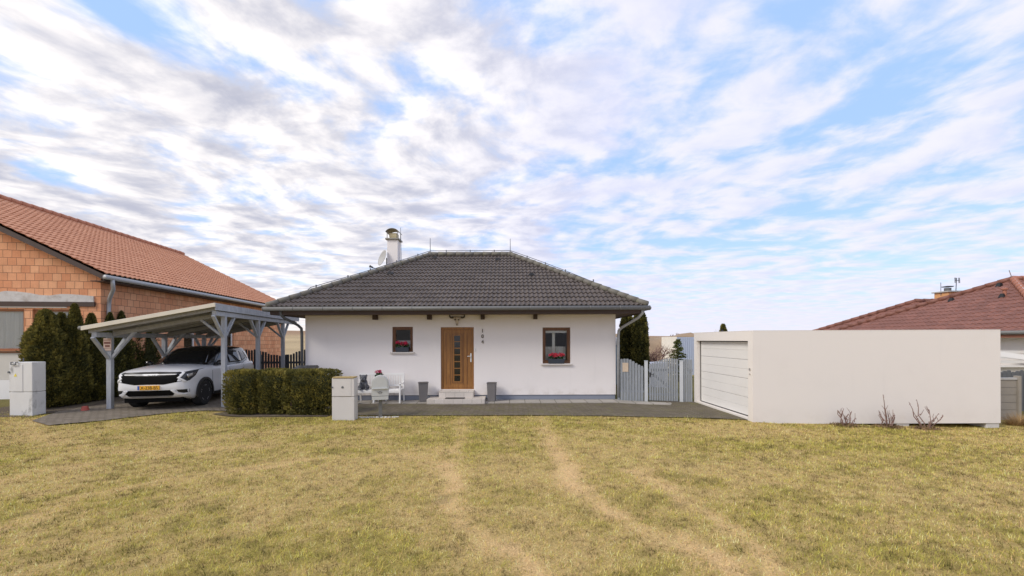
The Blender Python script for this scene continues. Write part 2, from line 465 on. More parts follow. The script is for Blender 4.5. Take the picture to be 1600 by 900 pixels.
M = {}
M['render_white'] = mat_render('white_render', (0.80,0.76,0.742), (0.66,0.625,0.61))
M['garage_white'] = mat_render('garage_render', (0.75,0.71,0.675), (0.64,0.605,0.58), 0.001, 0.16)
M['plinth'] = mat('plinth_paint', (0.22,0.24,0.29), 0.8, 0.12, 3, bump=0.002)
M['roof_grey'] = mat_tile('grey_concrete_tile', (0.072,0.058,0.050), (0.108,0.088,0.077), (0.090,0.080,0.058))
M['cap_grey'] = mat('grey_cap_tile', (0.15,0.14,0.12), 0.75, 0.2, 4, fs=50, col2=(0.17,0.165,0.11), c2s=5)
M['roof_red'] = mat_tile('red_clay_tile', (0.47,0.20,0.105), (0.56,0.262,0.145), (0.41,0.19,0.105), 0.62, 0.8)
M['roof_brown'] = mat_tile('brown_red_tile', (0.165,0.070,0.050), (0.23,0.098,0.070), (0.17,0.105,0.075), 0.6, 0.8)
M['cap_red'] = mat('red_cap_tile', (0.47,0.20,0.12), 0.75, 0.2, 4)
M['cap_brown'] = mat('brown_red_cap_tile', (0.34,0.14,0.09), 0.75, 0.2, 4)
M['zinc'] = mat('zinc_sheet', (0.17,0.17,0.165), 0.6, 0.15, 4, metal=0.2, spec=0.3)
M['zinc_pale_lit'] = mat('pale_and_lit_zinc', (0.40,0.41,0.42), 0.5, 0.12, 4, metal=0.25, spec=0.3)  # pale zinc; on the right downpipe a lit look put into the colour
M['zinc_dark'] = mat('dark_zinc', (0.13,0.135,0.14), 0.6, 0.12, 4, metal=0.2, spec=0.3)
M['brown_trim'] = mat('dark_brown_stain', (0.05,0.028,0.02), 0.6, 0.2, 5)
M['soffit'] = mat('brown_soffit_board', (0.12,0.075,0.055), 0.65, 0.2, 4)
M['oak'] = mat_wood('golden_oak', (0.215,0.088,0.020), (0.33,0.15,0.036))
M['oak_dark'] = mat_wood('brown_oak', (0.115,0.048,0.02), (0.18,0.078,0.03))
M['glass'] = mat_glass('window_glass')
M['dark_glass'] = mat('dark_door_glass', (0.012,0.014,0.016), 0.06, 0.05)
M['room'] = mat('room_wall', (0.30,0.29,0.28), 0.9)
M['sill'] = mat('sill_stone', (0.62,0.58,0.55), 0.5)
M['step'] = mat_brick('step_tile', (0.60,0.55,0.50),(0.52,0.47,0.42),(0.40,0.37,0.33),0.30,0.30,0.006,var=0.15,bump=0.002)
M['concrete'] = mat('concrete', (0.43,0.42,0.40), 0.9, 0.15, 3, 0.1, 40, 0.004, 50, col2=(0.29,0.285,0.265), c2lo=0.5, c2hi=0.75)
M['concrete_old'] = mat('weathered_concrete', (0.60,0.60,0.59), 0.9, 0.12, 2.5, 0.1, 50, 0.003, 60, col2=(0.19,0.19,0.18), c2lo=0.52, c2hi=0.72, c2s=2.0, stretch=(1.6,1.6,0.8))
M['concrete_pale'] = mat('pale_concrete', (0.56,0.54,0.52), 0.9, 0.08, 2.5, 0.08, 60, 0.002, 60, col2=(0.44,0.42,0.40), c2lo=0.55, c2hi=0.8)
M['ochre'] = mat('ochre_cap', (0.36,0.27,0.12), 0.85)
M['dark'] = mat('dark_plastic', (0.022,0.022,0.024), 0.5, 0.15)
M['black'] = mat('black_plastic', (0.012,0.012,0.013), 0.45, 0.2)
M['void'] = mat('dark_interior', (0.02,0.02,0.02), 0.9)
M['steel'] = mat('brushed_steel', (0.62,0.60,0.57), 0.3, 0.05, metal=0.9)
M['white_paint'] = mat('white_paint', (0.80,0.79,0.77), 0.5, 0.05, bump=0.0005)
M['white_metal'] = mat('white_metal', (0.74,0.74,0.73), 0.4, 0.05)
M['garage_door'] = mat('white_door_sheet', (0.74,0.725,0.705), 0.5, 0.04, bump=0.0006, bs=150)
M['blue_grey'] = mat_wood('blue_grey_stain', (0.22,0.24,0.265), (0.285,0.305,0.33), (9,9,1.5), 0.7)
M['post_grey'] = mat('light_grey_post', (0.50,0.525,0.55), 0.6, 0.1)
M['carport_wood'] = mat_wood('grey_blue_timber', (0.31,0.33,0.36), (0.42,0.44,0.47), (9,9,1.5), 0.75)
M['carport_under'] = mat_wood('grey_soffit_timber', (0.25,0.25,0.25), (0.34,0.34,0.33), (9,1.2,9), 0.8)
M['fascia_cream'] = mat('cream_edge_trim', (0.66,0.61,0.50), 0.6, 0.12, 3)
M['fence_dark'] = mat_wood('dark_grey_fence', (0.055,0.062,0.072), (0.095,0.105,0.118), (9,9,1.5), 0.75)
M['brick'] = mat_brick('clay_block', (0.63,0.275,0.14),(0.75,0.395,0.22),(0.26,0.13,0.08),0.26,0.249,0.006,var=0.38,bump=0.012,dirt=(0.60,0.47,0.38),dlo=0.66,dhi=0.78,streak=True)
M['cement'] = mat('cement_smear', (0.56,0.54,0.52), 0.95, 0.2, 4, 0.12, 40, 0.012, 14, col2=(0.42,0.38,0.35))
M['beige'] = mat('beige_board', (0.58,0.555,0.50), 0.85, 0.1, 2)
M['orange_frame'] = mat_wood('orange_brown_frame', (0.25,0.095,0.035), (0.34,0.14,0.055))
M['curtain'] = mat('net_curtain', (0.80,0.78,0.72), 0.9, 0.15, 2.0, stretch=(9,9,0.5))
M['paver'] = mat_brick('block_paving', (0.125,0.103,0.078),(0.17,0.14,0.107),(0.10,0.09,0.04),0.20,0.10,0.010,rot=R(45),var=0.45,bump=0.008,dirt=(0.15,0.135,0.06),dlo=0.48,dhi=0.72)
M['drive'] = mat_brick('drive_paving', (0.185,0.153,0.12),(0.235,0.197,0.155),(0.11,0.095,0.06),0.20,0.10,0.010,var=0.28,bump=0.006,dirt=(0.19,0.15,0.10),dlo=0.55,dhi=0.8)
M['slab'] = mat_brick('edge_slab', (0.40,0.37,0.33),(0.34,0.315,0.28),(0.15,0.14,0.11),0.5,0.5,0.012,var=0.25,bump=0.004,dirt=(0.22,0.20,0.14),dlo=0.58,dhi=0.8,offset=0.0)
M['stone'] = mat('white_pebble', (0.62,0.60,0.56), 0.85, 0.2, 8)
M['planter'] = mat('grey_planter', (0.155,0.145,0.145), 0.75, 0.15, 4, bump=0.002)
M['terracotta'] = mat('red_pot', (0.40,0.085,0.06), 0.7)
M['purple_pot'] = mat('lilac_pot', (0.30,0.22,0.38), 0.5)
M['box_blue'] = mat('dark_blue_trough', (0.035,0.045,0.065), 0.5)
M['statue'] = mat('grey_cast_stone', (0.13,0.135,0.15), 0.7, 0.3, 9, 0.15, 50, col2=(0.05,0.052,0.06), c2lo=0.45, c2hi=0.6, c2s=9)
M['bone'] = mat('bleached_bone', (0.50,0.43,0.34), 0.8, 0.2, 12)
M['horn'] = mat('dark_horn', (0.05,0.04,0.035), 0.5, 0.3, 12)
M['paper'] = mat('tan_notice', (0.56,0.45,0.34), 0.8, 0.12, 6)
M['notice'] = mat('pale_notice_board', (0.56,0.42,0.35), 0.7, 0.1, 8)
M['notice_ink'] = mat('dark_red_print', (0.17,0.065,0.05), 0.7)
M['yellow'] = mat('warning_yellow', (0.75,0.62,0.06), 0.6)
M['bark'] = mat('bark', (0.12,0.085,0.06), 0.9, 0.3, 8, bump=0.006, bs=20)
M['twig'] = mat('bare_twig', (0.21,0.125,0.10), 0.8, 0.3, 6)
M['leaf'] = mat_tint('evergreen_spray', 0.7, 0.25, 0.3)
M['petal'] = mat_tint('petals_and_leaves', 0.7, 0.3, 0.15)
M['blade'] = mat_tint('grass_blade', 0.75, 0.2, 0.3)
M['soil'] = mat('garden_soil', (0.10,0.075,0.05), 0.95, 0.35, 2.5, 0.2, 30, 0.02, 25, col2=(0.16,0.13,0.07))
M['number'] = mat('dull_brass', (0.16,0.135,0.10), 0.5, 0.1, metal=0.3)
M['wire'] = mat('conductor_wire', (0.16,0.17,0.19), 0.4, 0.05, metal=0.5)
M['corrug_lit'] = mat('lit_cream_sheeting', (0.72,0.69,0.64), 0.6, 0.08)  # lit side of the white shed, the light put into the colour
M['corrug_shade'] = mat('shaded_blue_sheeting', (0.50,0.56,0.68), 0.6, 0.06)  # other side of the same shed, bluish shade put into the colour
M['playhouse'] = mat('pale_blue_boards', (0.42,0.52,0.60), 0.7)
M['ridge_white'] = mat('white_sheet_cover', (0.78,0.78,0.80), 0.5)
M['mailbox'] = mat('mailbox_grey', (0.50,0.51,0.49), 0.45, 0.06)
M['dish'] = mat('dish_grey', (0.40,0.40,0.385), 0.5, 0.1)
M['cream'] = mat('chimney_liner', (0.52,0.45,0.28), 0.8, 0.15)
M['cowl'] = mat('chimney_cowl', (0.25,0.235,0.20), 0.5, 0.2, metal=0.4)
M['orange_render'] = mat('orange_render', (0.62,0.33,0.15), 0.85)
M['panel_conc'] = mat('panel_concrete', (0.30,0.27,0.23), 0.9, 0.2, 2, 0.12, 40, 0.003, 50)
M['dry'] = mat_tint('dry_grass', 0.85, 0.2, 0.1)
M['mat_dark'] = mat('door_mat', (0.06,0.052,0.047), 0.95, 0.2, 10)

# ------------------------------------------------------------------ ground
def gz(x, y):
    x = np.asarray(x, float); y = np.asarray(y, float)
    near = sst(y, 4.5, 9.0)
    z = -0.10 + (0.15*sst(-x, 7.3, 8.7)*sst(y, 7.5, 10.5) + 0.05*sst(-x, 9.0, 12.6)*near + 0.06*sst(-x, 10.0, 12.6)*near*(1-sst(y, 7.5, 10.5))) - 0.13*sst(x, 6.2, 12.0)*near
    z = z + 0.035*sst(x, 4.2, 5.9)*(1-sst(x, 6.0, 6.6))*sst(y,8.8,9.6)
    far = sst(y, 45, 170)
    hill = 4.6 + np.clip(-(x)/150.0, -1.2, 3.2)*3.4 + 0.5*np.sin(x/60.0)
    return z + far*hill - 0.25*sst(y, 20, 32)*(1-far)
def g1(x, y): return float(gz(x, y))

def inpoly(px, py, poly):
    r = np.zeros(np.shape(px), bool); n = len(poly)
    for i in range(n):
        x0,y0 = poly[i]; x1,y1 = poly[(i+1)%n]
        if y0 == y1: continue
        c = ((y0 > py) != (y1 > py)) & (px < (x1-x0)*(py-y0)/(y1-y0)+x0)
        r ^= c
    return r
YARD = [(-5.05,10.62),(-2.0,10.52),(0.5,10.5),(2.5,10.38),(4.6,10.1),(5.93,9.62),(5.93,12.6),(3.62,13.2),(3.6,13.06),(-6.9,13.06),(-6.95,13.4),(-7.75,13.4),(-7.75,11.55),(-5.05,11.55)]
DRIVE = [(-10.75,9.0),(-10.0,9.45),(-9.2,10.1),(-8.35,10.7),(-7.9,10.95),(-7.75,13.4),(-8.6,17.2),(-12.6,17.2),(-12.15,13.0),(-11.95,11.3),(-12.0,10.3),(-11.5,9.3)]
def unp(u, v): 
    Y = 2.07*604/(v-531.0); return ((u-796)/604*Y, Y)
TRACKS = [([(727,652),(716,690),(697,740),(705,790),(748,830),(795,870),(850,915)],0.12,0.7),
          ([(845,650),(866,705),(893,755),(948,800),(1030,840),(1130,885),(1200,930)],0.18,0.75),
          ([(990,735),(1060,780),(1120,815),(1180,865),(1230,920)],0.13,0.55),
          ([(-40,845),(60,800),(125,772),(300,745),(450,720),(700,703)],0.17,0.34),
          ([(-40,760),(0,748),(60,733),(150,722)],0.14,0.3),
          ([(40,664),(72,686),(160,700),(250,705),(450,693),(700,702)],0.16,0.38),
          ([(720,655),(600,690),(440,700)],0.15,0.25), ([(690,745),(690,720),(640,712)],0.2,0.3),
          ([(850,690),(800,680),(740,690)],0.2,0.3)]
TR = [([unp(*q) for q in pts], w, k) for pts, w, k in TRACKS]
def worn(x, y):
    wv = np.zeros_like(x)
    nx = x+0.45*(fbm(x*2.2,y*2.2,5)-0.5); ny = y+0.45*(fbm(x*2.2+9,y*2.2,6)-0.5)
    for pts, w, k in TR:
        d = np.full_like(x, 9.0)
        for (ax,ay),(bx,by) in zip(pts[:-1],pts[1:]):
            L2 = (bx-ax)**2+(by-ay)**2
            t = np.clip(((nx-ax)*(bx-ax)+(ny-ay)*(by-ay))/L2,0,1)
            d = np.minimum(d, np.hypot(nx-ax-t*(bx-ax), ny-ay-t*(by-ay)))
        wv = np.maximum(wv, k*(1-sst(d, w*0.1, w*1.9)))
    return wv*(0.42+0.58*sst(-y,-9.6,-6.2))*np.clip(0.35+1.4*fbm(x*3.3+4,y*3.9,55,4)-0.12, 0, 1)
STRAW = np.array([0.70,0.51,0.215]); GREEN = np.array([0.29,0.30,0.055]); OLIVE = np.array([0.49,0.40,0.11]); TAN = np.array([0.70,0.47,0.24]); DEAD = np.array([0.17,0.125,0.065])
def lawn_fields(x, y):
    n1 = fbm(x*0.55+3, y*0.8, 1, 4); n2 = fbm(x*2.4, y*3.0, 2, 4); n3 = fbm(x*9, y*11, 3, 3)
    w = worn(x, y)
    g = sst(0.40*n1+0.33*n2+0.27*n3+0.05*sst(y,8.2,10.0), 0.38, 0.70)
    bare = sst(n3*0.6+n2*0.4, 0.60, 0.72)
    return g, w, bare

def axis(segs):
    out = [segs[0][0]]
    for a, b, st in segs:
        n = max(1, int(round((b-a)/st))); out += [a+(b-a)*(i+1)/n for i in range(n)]
    return np.array(out)
gx = axis([(-900,-200,100),(-200,-60,20),(-60,-17,3),(-17,17,0.11),(17,60,3),(60,200,20),(200,900,100)])
gy = axis([(-60,0,10),(0,2.4,0.4),(2.4,11.5,0.09),(11.5,24,0.5),(24,60,3),(60,220,8),(220,1200,100)])
GX, GY = np.meshgrid(gx, gy); X = GX.ravel(); Y = GY.ravel()
Z = gz(X, Y)
lawnm = (Y > 2) & (Y < 11.6) & (np.abs(X) < 17)
Z = Z + np.where(lawnm, 0.03*(fbm(X*1.3,Y*1.3,21,3)-0.5)+0.012*(fbm(X*7,Y*7,22,2)-0.5), 0)*(1-sst(Y,9.4,10.4))
g, w, bare = lawn_fields(X, Y)
col = (STRAW*0.68)[None]*(1-g[:,None]) + (OLIVE*0.68)[None]*g[:,None]
col = col*(1-w[:,None]) + (TAN*1.0)[None]*w[:,None]
col = col*(1-0.5*bare[:,None]) + DEAD[None]*0.5*bare[:,None]
yardsoil = (Y > 10.9) & (Y < 24)
col = np.where(yardsoil[:,None], np.array([0.17,0.15,0.055])[None]*(0.8+0.4*fbm(X*2,Y*2,9,3))[:,None], col)
ff = sst(Y, 24, 40); st = 0.5+0.5*np.sin(Y*0.32+2.2*fbm(X*0.05,Y*0.05,31,3)); 
fcol = np.array([0.44,0.34,0.20])[None]*(0.80+0.2*st+0.4*(fbm(X*0.06,Y*0.2,33,4)-0.5))[:,None]
top = sst(Y, 105, 135)
fcol = fcol*(1-top[:,None]) + np.array([0.30,0.20,0.125])[None]*top[:,None]
col = col*(1-ff[:,None]) + fcol*ff[:,None]
nx_, ny_ = len(gx), len(gy)
ii = (np.arange(ny_-1)[:,None]*nx_ + np.arange(nx_-1)[None]).ravel()
F = np.stack([ii, ii+1, ii+nx_+1, ii+nx_],1)
gm, gt, gb = newmat('ground_thatch')
va = gt.nodes.new('ShaderNodeVertexColor'); va.layer_name = 'tint'
tcg = gt.nodes.new('ShaderNodeTexCoord')
kk = mth(gt,'ADD',mth(gt,'MULTIPLY',mth(gt,'SUBTRACT',noise(gt,tcg.outputs['Object'],45,5,0.7),0.5),1.7),1.0)
qq = gt.nodes.new('ShaderNodeCombineXYZ')
for i in range(3): gt.links.new(kk, qq.inputs[i])
gt.links.new(mixc(gt,1.0,va.outputs[0],qq.outputs[0],'MULTIPLY'), gb.inputs['Base Color'])
gb.inputs['Roughness'].default_value = 0.95; gb.inputs['Specular IOR Level'].default_value = 0.1
bn = gt.nodes.new('ShaderNodeBump'); bn.inputs['Distance'].default_value = 0.02
gt.links.new(noise(gt,tcg.outputs['Object'],38,5,0.7), bn.inputs['Height']); gt.links.new(bn.outputs[0], gb.inputs['Normal'])
gme = np_mesh('ground', np.stack([X,Y,Z],1), F, np.clip(col,0.01,1), [gm])
gme.polygons.foreach_set('use_smooth',[True]*len(gme.polygons))
link(gme, 'ground', kind='structure')

def sheet(name, poly, dz, m, kind='structure'):
    bm = bmesh.new()
    f = bm.faces.new([bm.verts.new((x,y,0)) for x,y in poly])
    xs = [p[0] for p in poly]; ys = [p[1] for p in poly]
    for a, lo, hi in ((0,min(xs),max(xs)),(1,min(ys),max(ys))):
        k = lo+0.3
        while k < hi:
            co = (k,0,0) if a == 0 else (0,k,0); no = (1,0,0) if a == 0 else (0,1,0)
            bmesh.ops.bisect_plane(bm, geom=bm.verts[:]+bm.edges[:]+bm.faces[:], plane_co=co, plane_no=no); k += 0.3
    for v in bm.verts: v.co.z = g1(v.co.x, v.co.y)+dz+0.010*(vnoise(np.array([v.co.x*1.7]),np.array([v.co.y*1.7]),3)[0]-0.5)
    bmesh.ops.recalc_face_normals(bm, faces=bm.faces[:])
    me = bpy.data.meshes.new(name); bm.to_mesh(me); bm.free()
    if me.polygons[0].normal.z < 0: me.flip_normals()
    me.materials.append(m); box_uv(me)
    return link(me, name, kind=kind)
sheet('front_yard', YARD, 0.022, M['paver'])
sheet('driveway', DRIVE, 0.022, M['drive'])
# pale edge slabs along the house
kb = MB()
kb.prism([(-6.9,12.72),(4.75,12.62),(5.15,12.25),(3.62,12.25+0.22),(-6.9,12.50)],'z',-0.30,-0.055)
kb = MB(); kb.prism([(-6.95,12.50),(3.4,12.46),(5.0,11.95),(5.15,12.3),(3.63,12.86),(3.63,13.08),(-6.95,13.08)],'z',-0.30,-0.048)
kb.build('footpath', M['slab'], kind='structure', bevel=0.006)

# lawn blades
NB = 640000
by = 2.1 + (10.85-2.1)*rng.random(NB)**1.02
bx = (rng.random(NB)*2-1)*(1.42*by+2.4)
ok = ~inpoly(bx, by+0.09*rng.standard_normal(NB), YARD) & ~inpoly(bx, by+0.13*rng.standard_normal(NB), DRIVE)
ok &= ~((bx > 5.9) & (by > 9.42)) | ((by < 9.75) & (bx > 8.0) & (by > 9.4) & (rng.random(NB) < 0.3))
ok &= ~((bx > -8.2) & (bx < -4.9) & (by > 10.35)) 
ok &= ~((bx < -10.9) & (by > 10.0) & (bx > -14.2) & (rng.random(NB) < 0.9))
g, w, bare = lawn_fields(bx, by)
ok &= rng.random(NB) > (0.62*w + 0.55*bare)
bx = bx[ok]; by = by[ok]; g = g[ok]; w = w[ok]; n = len(bx)
L = (0.6+0.9*fbm(bx*11,by*13,72,3))*(0.024+0.042*rng.random(n)**1.5)*(0.75+0.5*g)*(1-0.35*w); tall = rng.random(n) < 0.02; L[tall] *= 1.6
az = rng.random(n)*2*math.pi; lean = np.radians(18+62*rng.random(n))
wd = (0.0034+0.0030*rng.random(n))*(0.6+0.4*by/3.0)
bz = gz(bx, by)-0.004 + np.where(True, 0.03*(fbm(bx*1.3,by*1.3,21,3)-0.5)+0.012*(fbm(bx*7,by*7,22,2)-0.5), 0)*(1-sst(by,9.4,10.4))
dx = np.cos(az); dy = np.sin(az)
sx = -dy*wd/2; sy = dx*wd/2
tip = np.stack([bx+dx*np.sin(lean)*L, by+dy*np.sin(lean)*L, bz+np.cos(lean)*L],1)
V = np.empty((n,3,3)); V[:,0] = np.stack([bx+sx,by+sy,bz],1); V[:,1] = np.stack([bx-sx,by-sy,bz],1); V[:,2] = tip
isg = rng.random(n) < (0.46+0.50*g)*(1-0.92*w)
r1 = rng.random((n,1))
c = np.where(isg[:,None], GREEN*(1-r1)+OLIVE*r1, STRAW*(1-r1)+TAN*r1)
dd = rng.random(n) < 0.07; c[dd] = DEAD
clump = 0.45*fbm(bx*6.0,by*8.0,71,3)+0.55*fbm(bx*17.0,by*21.0,73,2); c = c*(0.68+0.60*rng.random((n,1)))*(0.28+1.20*sst(clump,0.27,0.66))[:,None]
c = np.minimum(c*np.array([1.15,1.13,1.10]),0.85); cv = np.repeat(c[:,None,:],3,1)
lme = np_mesh('lawn_grass', V.reshape(-1,3), np.arange(3*n).reshape(-1,3), cv.reshape(-1,3), [M['blade']])
link(lme, 'lawn_grass', kind='stuff', label='short patchy winter lawn, half green and half straw, with worn tyre tracks', cat='grass')

# ------------------------------------------------------------------ tiled roof faces
def tile_face(P0, A, U, La, Lu, clip, wave=0.15, row=0.32, amp=0.027, step=0.036, phase=0.0, sub=6):
    """vertices/faces of a tiled slope: P0 corner at the eave, A along the eave, U up the slope (unit vectors).
    clip: list of (point, normal) planes, the side the normal points to is cut away"""
    A = Vector(A).normalized(); U = Vector(U).normalized(); N = A.cross(U).normalized()
    if N.z < 0: N = -N
    na = int(La/wave*sub)+1; nr = int(math.ceil(Lu/row))
    a = np.linspace(0, La, na+1)
    prof = amp*np.cos(2*math.pi*(a/wave+phase)); prof = np.where(prof>0, prof, prof*0.55)
    Vs = []; 
    for r in range(nr):
        u0 = r*row - (0.0 if r == 0 else 0.012); u1 = min((r+1)*row, Lu)
        for uu, lift in ((u0, step*0.05), (u0+0.001, step), (u1, 0.0)):
            q = np.array(P0)[None] + a[:,None]*np.array(A)[None] + uu*np.array(U)[None] + (prof*(1.0)+lift)[:,None]*np.array(N)[None]
            Vs.append(q)
    V = np.concatenate(Vs); rows = len(Vs); w1 = na+1
    ii = (np.arange(rows-1)[:,None]*w1+np.arange(na)[None]).ravel()
    F = np.stack([ii,ii+1,ii+w1+1,ii+w1],1)
    me = np_mesh('tmp', V, F); bm = bmesh.new(); bm.from_mesh(me); bpy.data.meshes.remove(me)
    for co, no in clip:
        bmesh.ops.bisect_plane(bm, geom=bm.verts[:]+bm.edges[:]+bm.faces[:], plane_co=co, plane_no=no, clear_outer=True)
    return bm
def roof_mesh(name, bms, m, parent, world=True, under=None):
    me = bpy.data.meshes.new(name); big = bmesh.new()
    for b in bms:
        t = bpy.data.meshes.new('t'); b.to_mesh(t); big.from_mesh(t); bpy.data.meshes.remove(t); b.free()
    bmesh.ops.recalc_face_normals(big, faces=big.faces[:])
    if sum(f.normal.z*f.calc_area() for f in big.faces) < 0: bmesh.ops.reverse_faces(big, faces=big.faces[:])
    if under:
        for poly in under: big.faces.new([big.verts.new(p) for p in poly])
    if world:
        Mi = (Matrix.Translation(parent.location) @ Matrix.Rotation(parent.rotation_euler.z,4,'Z')).inverted()
        bmesh.ops.transform(big, matrix=Mi, verts=big.verts[:])
    big.to_mesh(me); big.free(); me.materials.append(m)
    me.polygons.foreach_set('use_smooth',[True]*len(me.polygons)); me.set_sharp_from_angle(angle=R(50))
    return link(me, name, parent)
def caps(mb, p0, p1, r=0.10, ln=0.36, lift=0.02):
    "run of overlapping half-round ridge tiles from p0 to p1"
    p0 = Vector(p0); p1 = Vector(p1); d = p1-p0; n = max(1,int(d.length/ln)); d.normalize(); st = (p1-p0).length/n
    for i in range(n):
        a = p0+d*(st*i-0.03); b = p0+d*(st*(i+1)+0.01)
        mb.tube([a+Vector((0,0,lift)),b+Vector((0,0,lift+0.0))],[r*1.12,r*0.92],10)

# ------------------------------------------------------------------ bungalow
house = thing('bungalow', 'white single storey bungalow with dark grey hip roof and brown front door', 'house', (-1.655,13.07,-0.06))
HX0,HX1,HY0,HY1 = -6.90,3.59,13.07,20.0
DO = (-2.325,-1.205,0.30,2.405); WL = (-3.965,-3.265,1.575,2.425); WR = (1.12,2.06,1.165,2.385)
mb = MB()
mb.wall(HX0,HX1,0.11,2.84,[DO,WL,WR],HY0,0.14)
mb.add([(HX0,HY0,.11),(HX0,HY1,.11),(HX0,HY1,2.84),(HX0,HY0,2.84)],[(0,3,2,1)])
mb.add([(HX1,HY0,.11),(HX1,HY1,.11),(HX1,HY1,2.84),(HX1,HY0,2.84)],[(0,1,2,3)])
mb.add([(HX0,HY1,.11),(HX1,HY1,.11),(HX1,HY1,2.84),(HX0,HY1,2.84)],[(0,3,2,1)])
mb.build('wall', M['render_white'], house, world=True)
mb = MB()
for a, b in ((HX0+.02,DO[0]-0.02),(DO[1]+0.02,HX1-.02)): mb.box(a,b,HY0+.025,HY0+.2,-0.3,0.108)
mb.box(HX0+.02,HX0+.2,HY0+.2,HY1,-0.3,0.108); mb.box(HX1-.2,HX1-.02,HY0+.2,HY1,-0.3,0.108)
mb.build('plinth', M['plinth'], house, world=True)
# rooms behind the windows (real depth, unlit)
mb = MB()
for (x0,x1) in ((-6.6,-2.5),(-0.9,3.4)):
    mb.add([(x0,16.8,0.2),(x1,16.8,0.2),(x1,16.8,2.8),(x0,16.8,2.8)],[(0,1,2,3)])
    for x in (x0,x1): mb.add([(x,13.25,.2),(x,16.8,.2),(x,16.8,2.8),(x,13.25,2.8)],[(0,1,2,3)])
    mb.add([(x0,13.25,.2),(x1,13.25,.2),(x1,16.8,.2),(x0,16.8,.2)],[(0,1,2,3)])
mb.build('interior_wall', M['room'], house, world=True)
# roof
EX0,EX1,EY0,EY1,EZ = -7.63,4.32,12.20,20.74,3.04
DD = (EY1-EY0)/2; TAN_ = 0.594; RZ = EZ+DD*TAN_; RX0 = EX0+DD; RX1 = EX1-DD; RY = EY0+DD
SL = math.hypot(1,TAN_); LU = DD*SL
hipn = {'fl':Vector((-1,1,0)),'fr':Vector((1,1,0))}
P = Vector
cl_f = [(P((EX0,EY0,0)),P((-1,1,0))),(P((EX1,EY0,0)),P((1,1,0)))]
cl_b = [(P((EX0,EY1,0)),P((-1,-1,0))),(P((EX1,EY1,0)),P((1,-1,0)))]
cl_l = [(P((EX0,EY0,0)),P((1,-1,0))),(P((EX0,EY1,0)),P((1,1,0)))]
cl_r = [(P((EX1,EY0,0)),P((-1,-1,0))),(P((EX1,EY1,0)),P((-1,1,0)))]
bms = [tile_face((EX0,EY0,EZ),(1,0,0),(0,1,TAN_),EX1-EX0,LU,cl_f),
       tile_face((EX1,EY1,EZ),(-1,0,0),(0,-1,TAN_),EX1-EX0,LU,cl_b,sub=4),
       tile_face((EX0,EY1,EZ),(0,-1,0),(1,0,TAN_),EY1-EY0,LU,cl_l,sub=5),
       tile_face((EX1,EY0,EZ),(0,1,0),(-1,0,TAN_),EY1-EY0,LU,cl_r,sub=5)]
roof = roof_mesh('roof', bms, M['roof_grey'], house)
def rpart(mbx, name, m, **k):          # sub-part of the bungalow roof
    o = mbx.build(name, m, house, world=True, **k); o.parent = roof; return o
for a, b in (((EX0,EY0,EZ),(RX0,RY,RZ)),((EX1,EY0,EZ),(RX1,RY,RZ)),((EX0,EY1,EZ),(RX0,RY,RZ)),((EX1,EY1,EZ),(RX1,RY,RZ)),((RX0,RY,RZ),(RX1,RY,RZ))):
    mb = MB(); caps(mb, P(a)+P((0,0,.03)), P(b)+P((0,0,.03)), 0.095); rpart(mb, 'ridge_cap', M['cap_grey'], smooth=True)
for x in (RX0, RX1):
    mb = MB(); mb.ball((x,RY,RZ+.03),(.15,.15,.13)); rpart(mb,'ridge_end_cap',M['cap_grey'],smooth=True)
for u, v in ((610,428),(680,404),(778,407),(831,431)):      # vent tiles
    k = (531-v)/604.0   # meet the front slope: z = EZ+(Y-EY0)*TAN = CAMZ + k*Y
    Yv = (EZ-EY0*TAN_-CAMZ)/(k-TAN_); c = at(u,v,Yv)
    mb = MB(); mb.add([c+P((-.12,-.06,.0)),c+P((.12,-.06,.0)),c+P((.03,-.05,.11)),c+P((-.03,-.05,.11)),c+P((-.10,.16,.11)),c+P((.10,.16,.11))],[(0,1,2,3),(3,2,5,4),(0,3,4),(1,5,2)])
    rpart(mb,'vent_tile',M['black'])
# eaves
mb = MB(); z0,z1 = 2.79,2.985
mb.box(EX0+.05,EX1-.05,EY0+.04,EY0+.075,z0,z1); mb.box(EX0+.05,EX0+.085,EY0+.075,EY1-.075,z0,z1); mb.box(EX1-.085,EX1-.05,EY0+.075,EY1-.075,z0,z1); mb.box(EX0+.05,EX1-.05,EY1-.075,EY1-.04,z0,z1)
mb.build('fascia', M['brown_trim'], house, world=True)
mb = MB(); mb.box(EX0+.086,EX1-.086,EY0+.076,EY1-.076,2.82,2.838)
mb.build('soffit', M['soffit'], house, world=True)
for u in (587,671.5,754.5,836.5):
    x = at(u,490,13).x; mb = MB(); mb.box(x-.065,x+.065,12.86,13.068,2.66,2.819); mb.build('beam_end', M['brown_trim'], house, world=True, bevel=.004)
def gutter(a, b):
    m_ = MB(); a = P(a); b = P(b); m_.tube([a,b],.068,12); 
    n = int((b-a).length/0.9)
    for i in range(n+1):
        q = a+(b-a)*(i/n); d=(b-a).normalized()
        m_.tube([q-d*.012,q+d*.012],.073,12)
    return m_.build('gutter', M['zinc'], house, world=True, smooth=True)
GZ = 2.965
gutter((EX0-.08,EY0-.075,GZ),(EX1+.08,EY0-.075,GZ)); gutter((EX0-.09,EY0,GZ-.004),(EX0-.09,EY1,GZ-.004)); gutter((EX1+.09,EY0,GZ-.004),(EX1+.09,EY1,GZ-.004))
mb = MB(); mb.tube([(4.21,12.22,2.92),(4.21,12.23,2.80),(4.12,12.36,2.66),(3.75,12.88,2.37),(3.67,12.98,2.26),(3.66,13.0,2.1),(3.66,13.0,0.05)],.045,10)
mb.build('downpipe', M['zinc_pale_lit'], house, world=True, smooth=True)  # right pipe in paler zinc, its lit look put into the colour
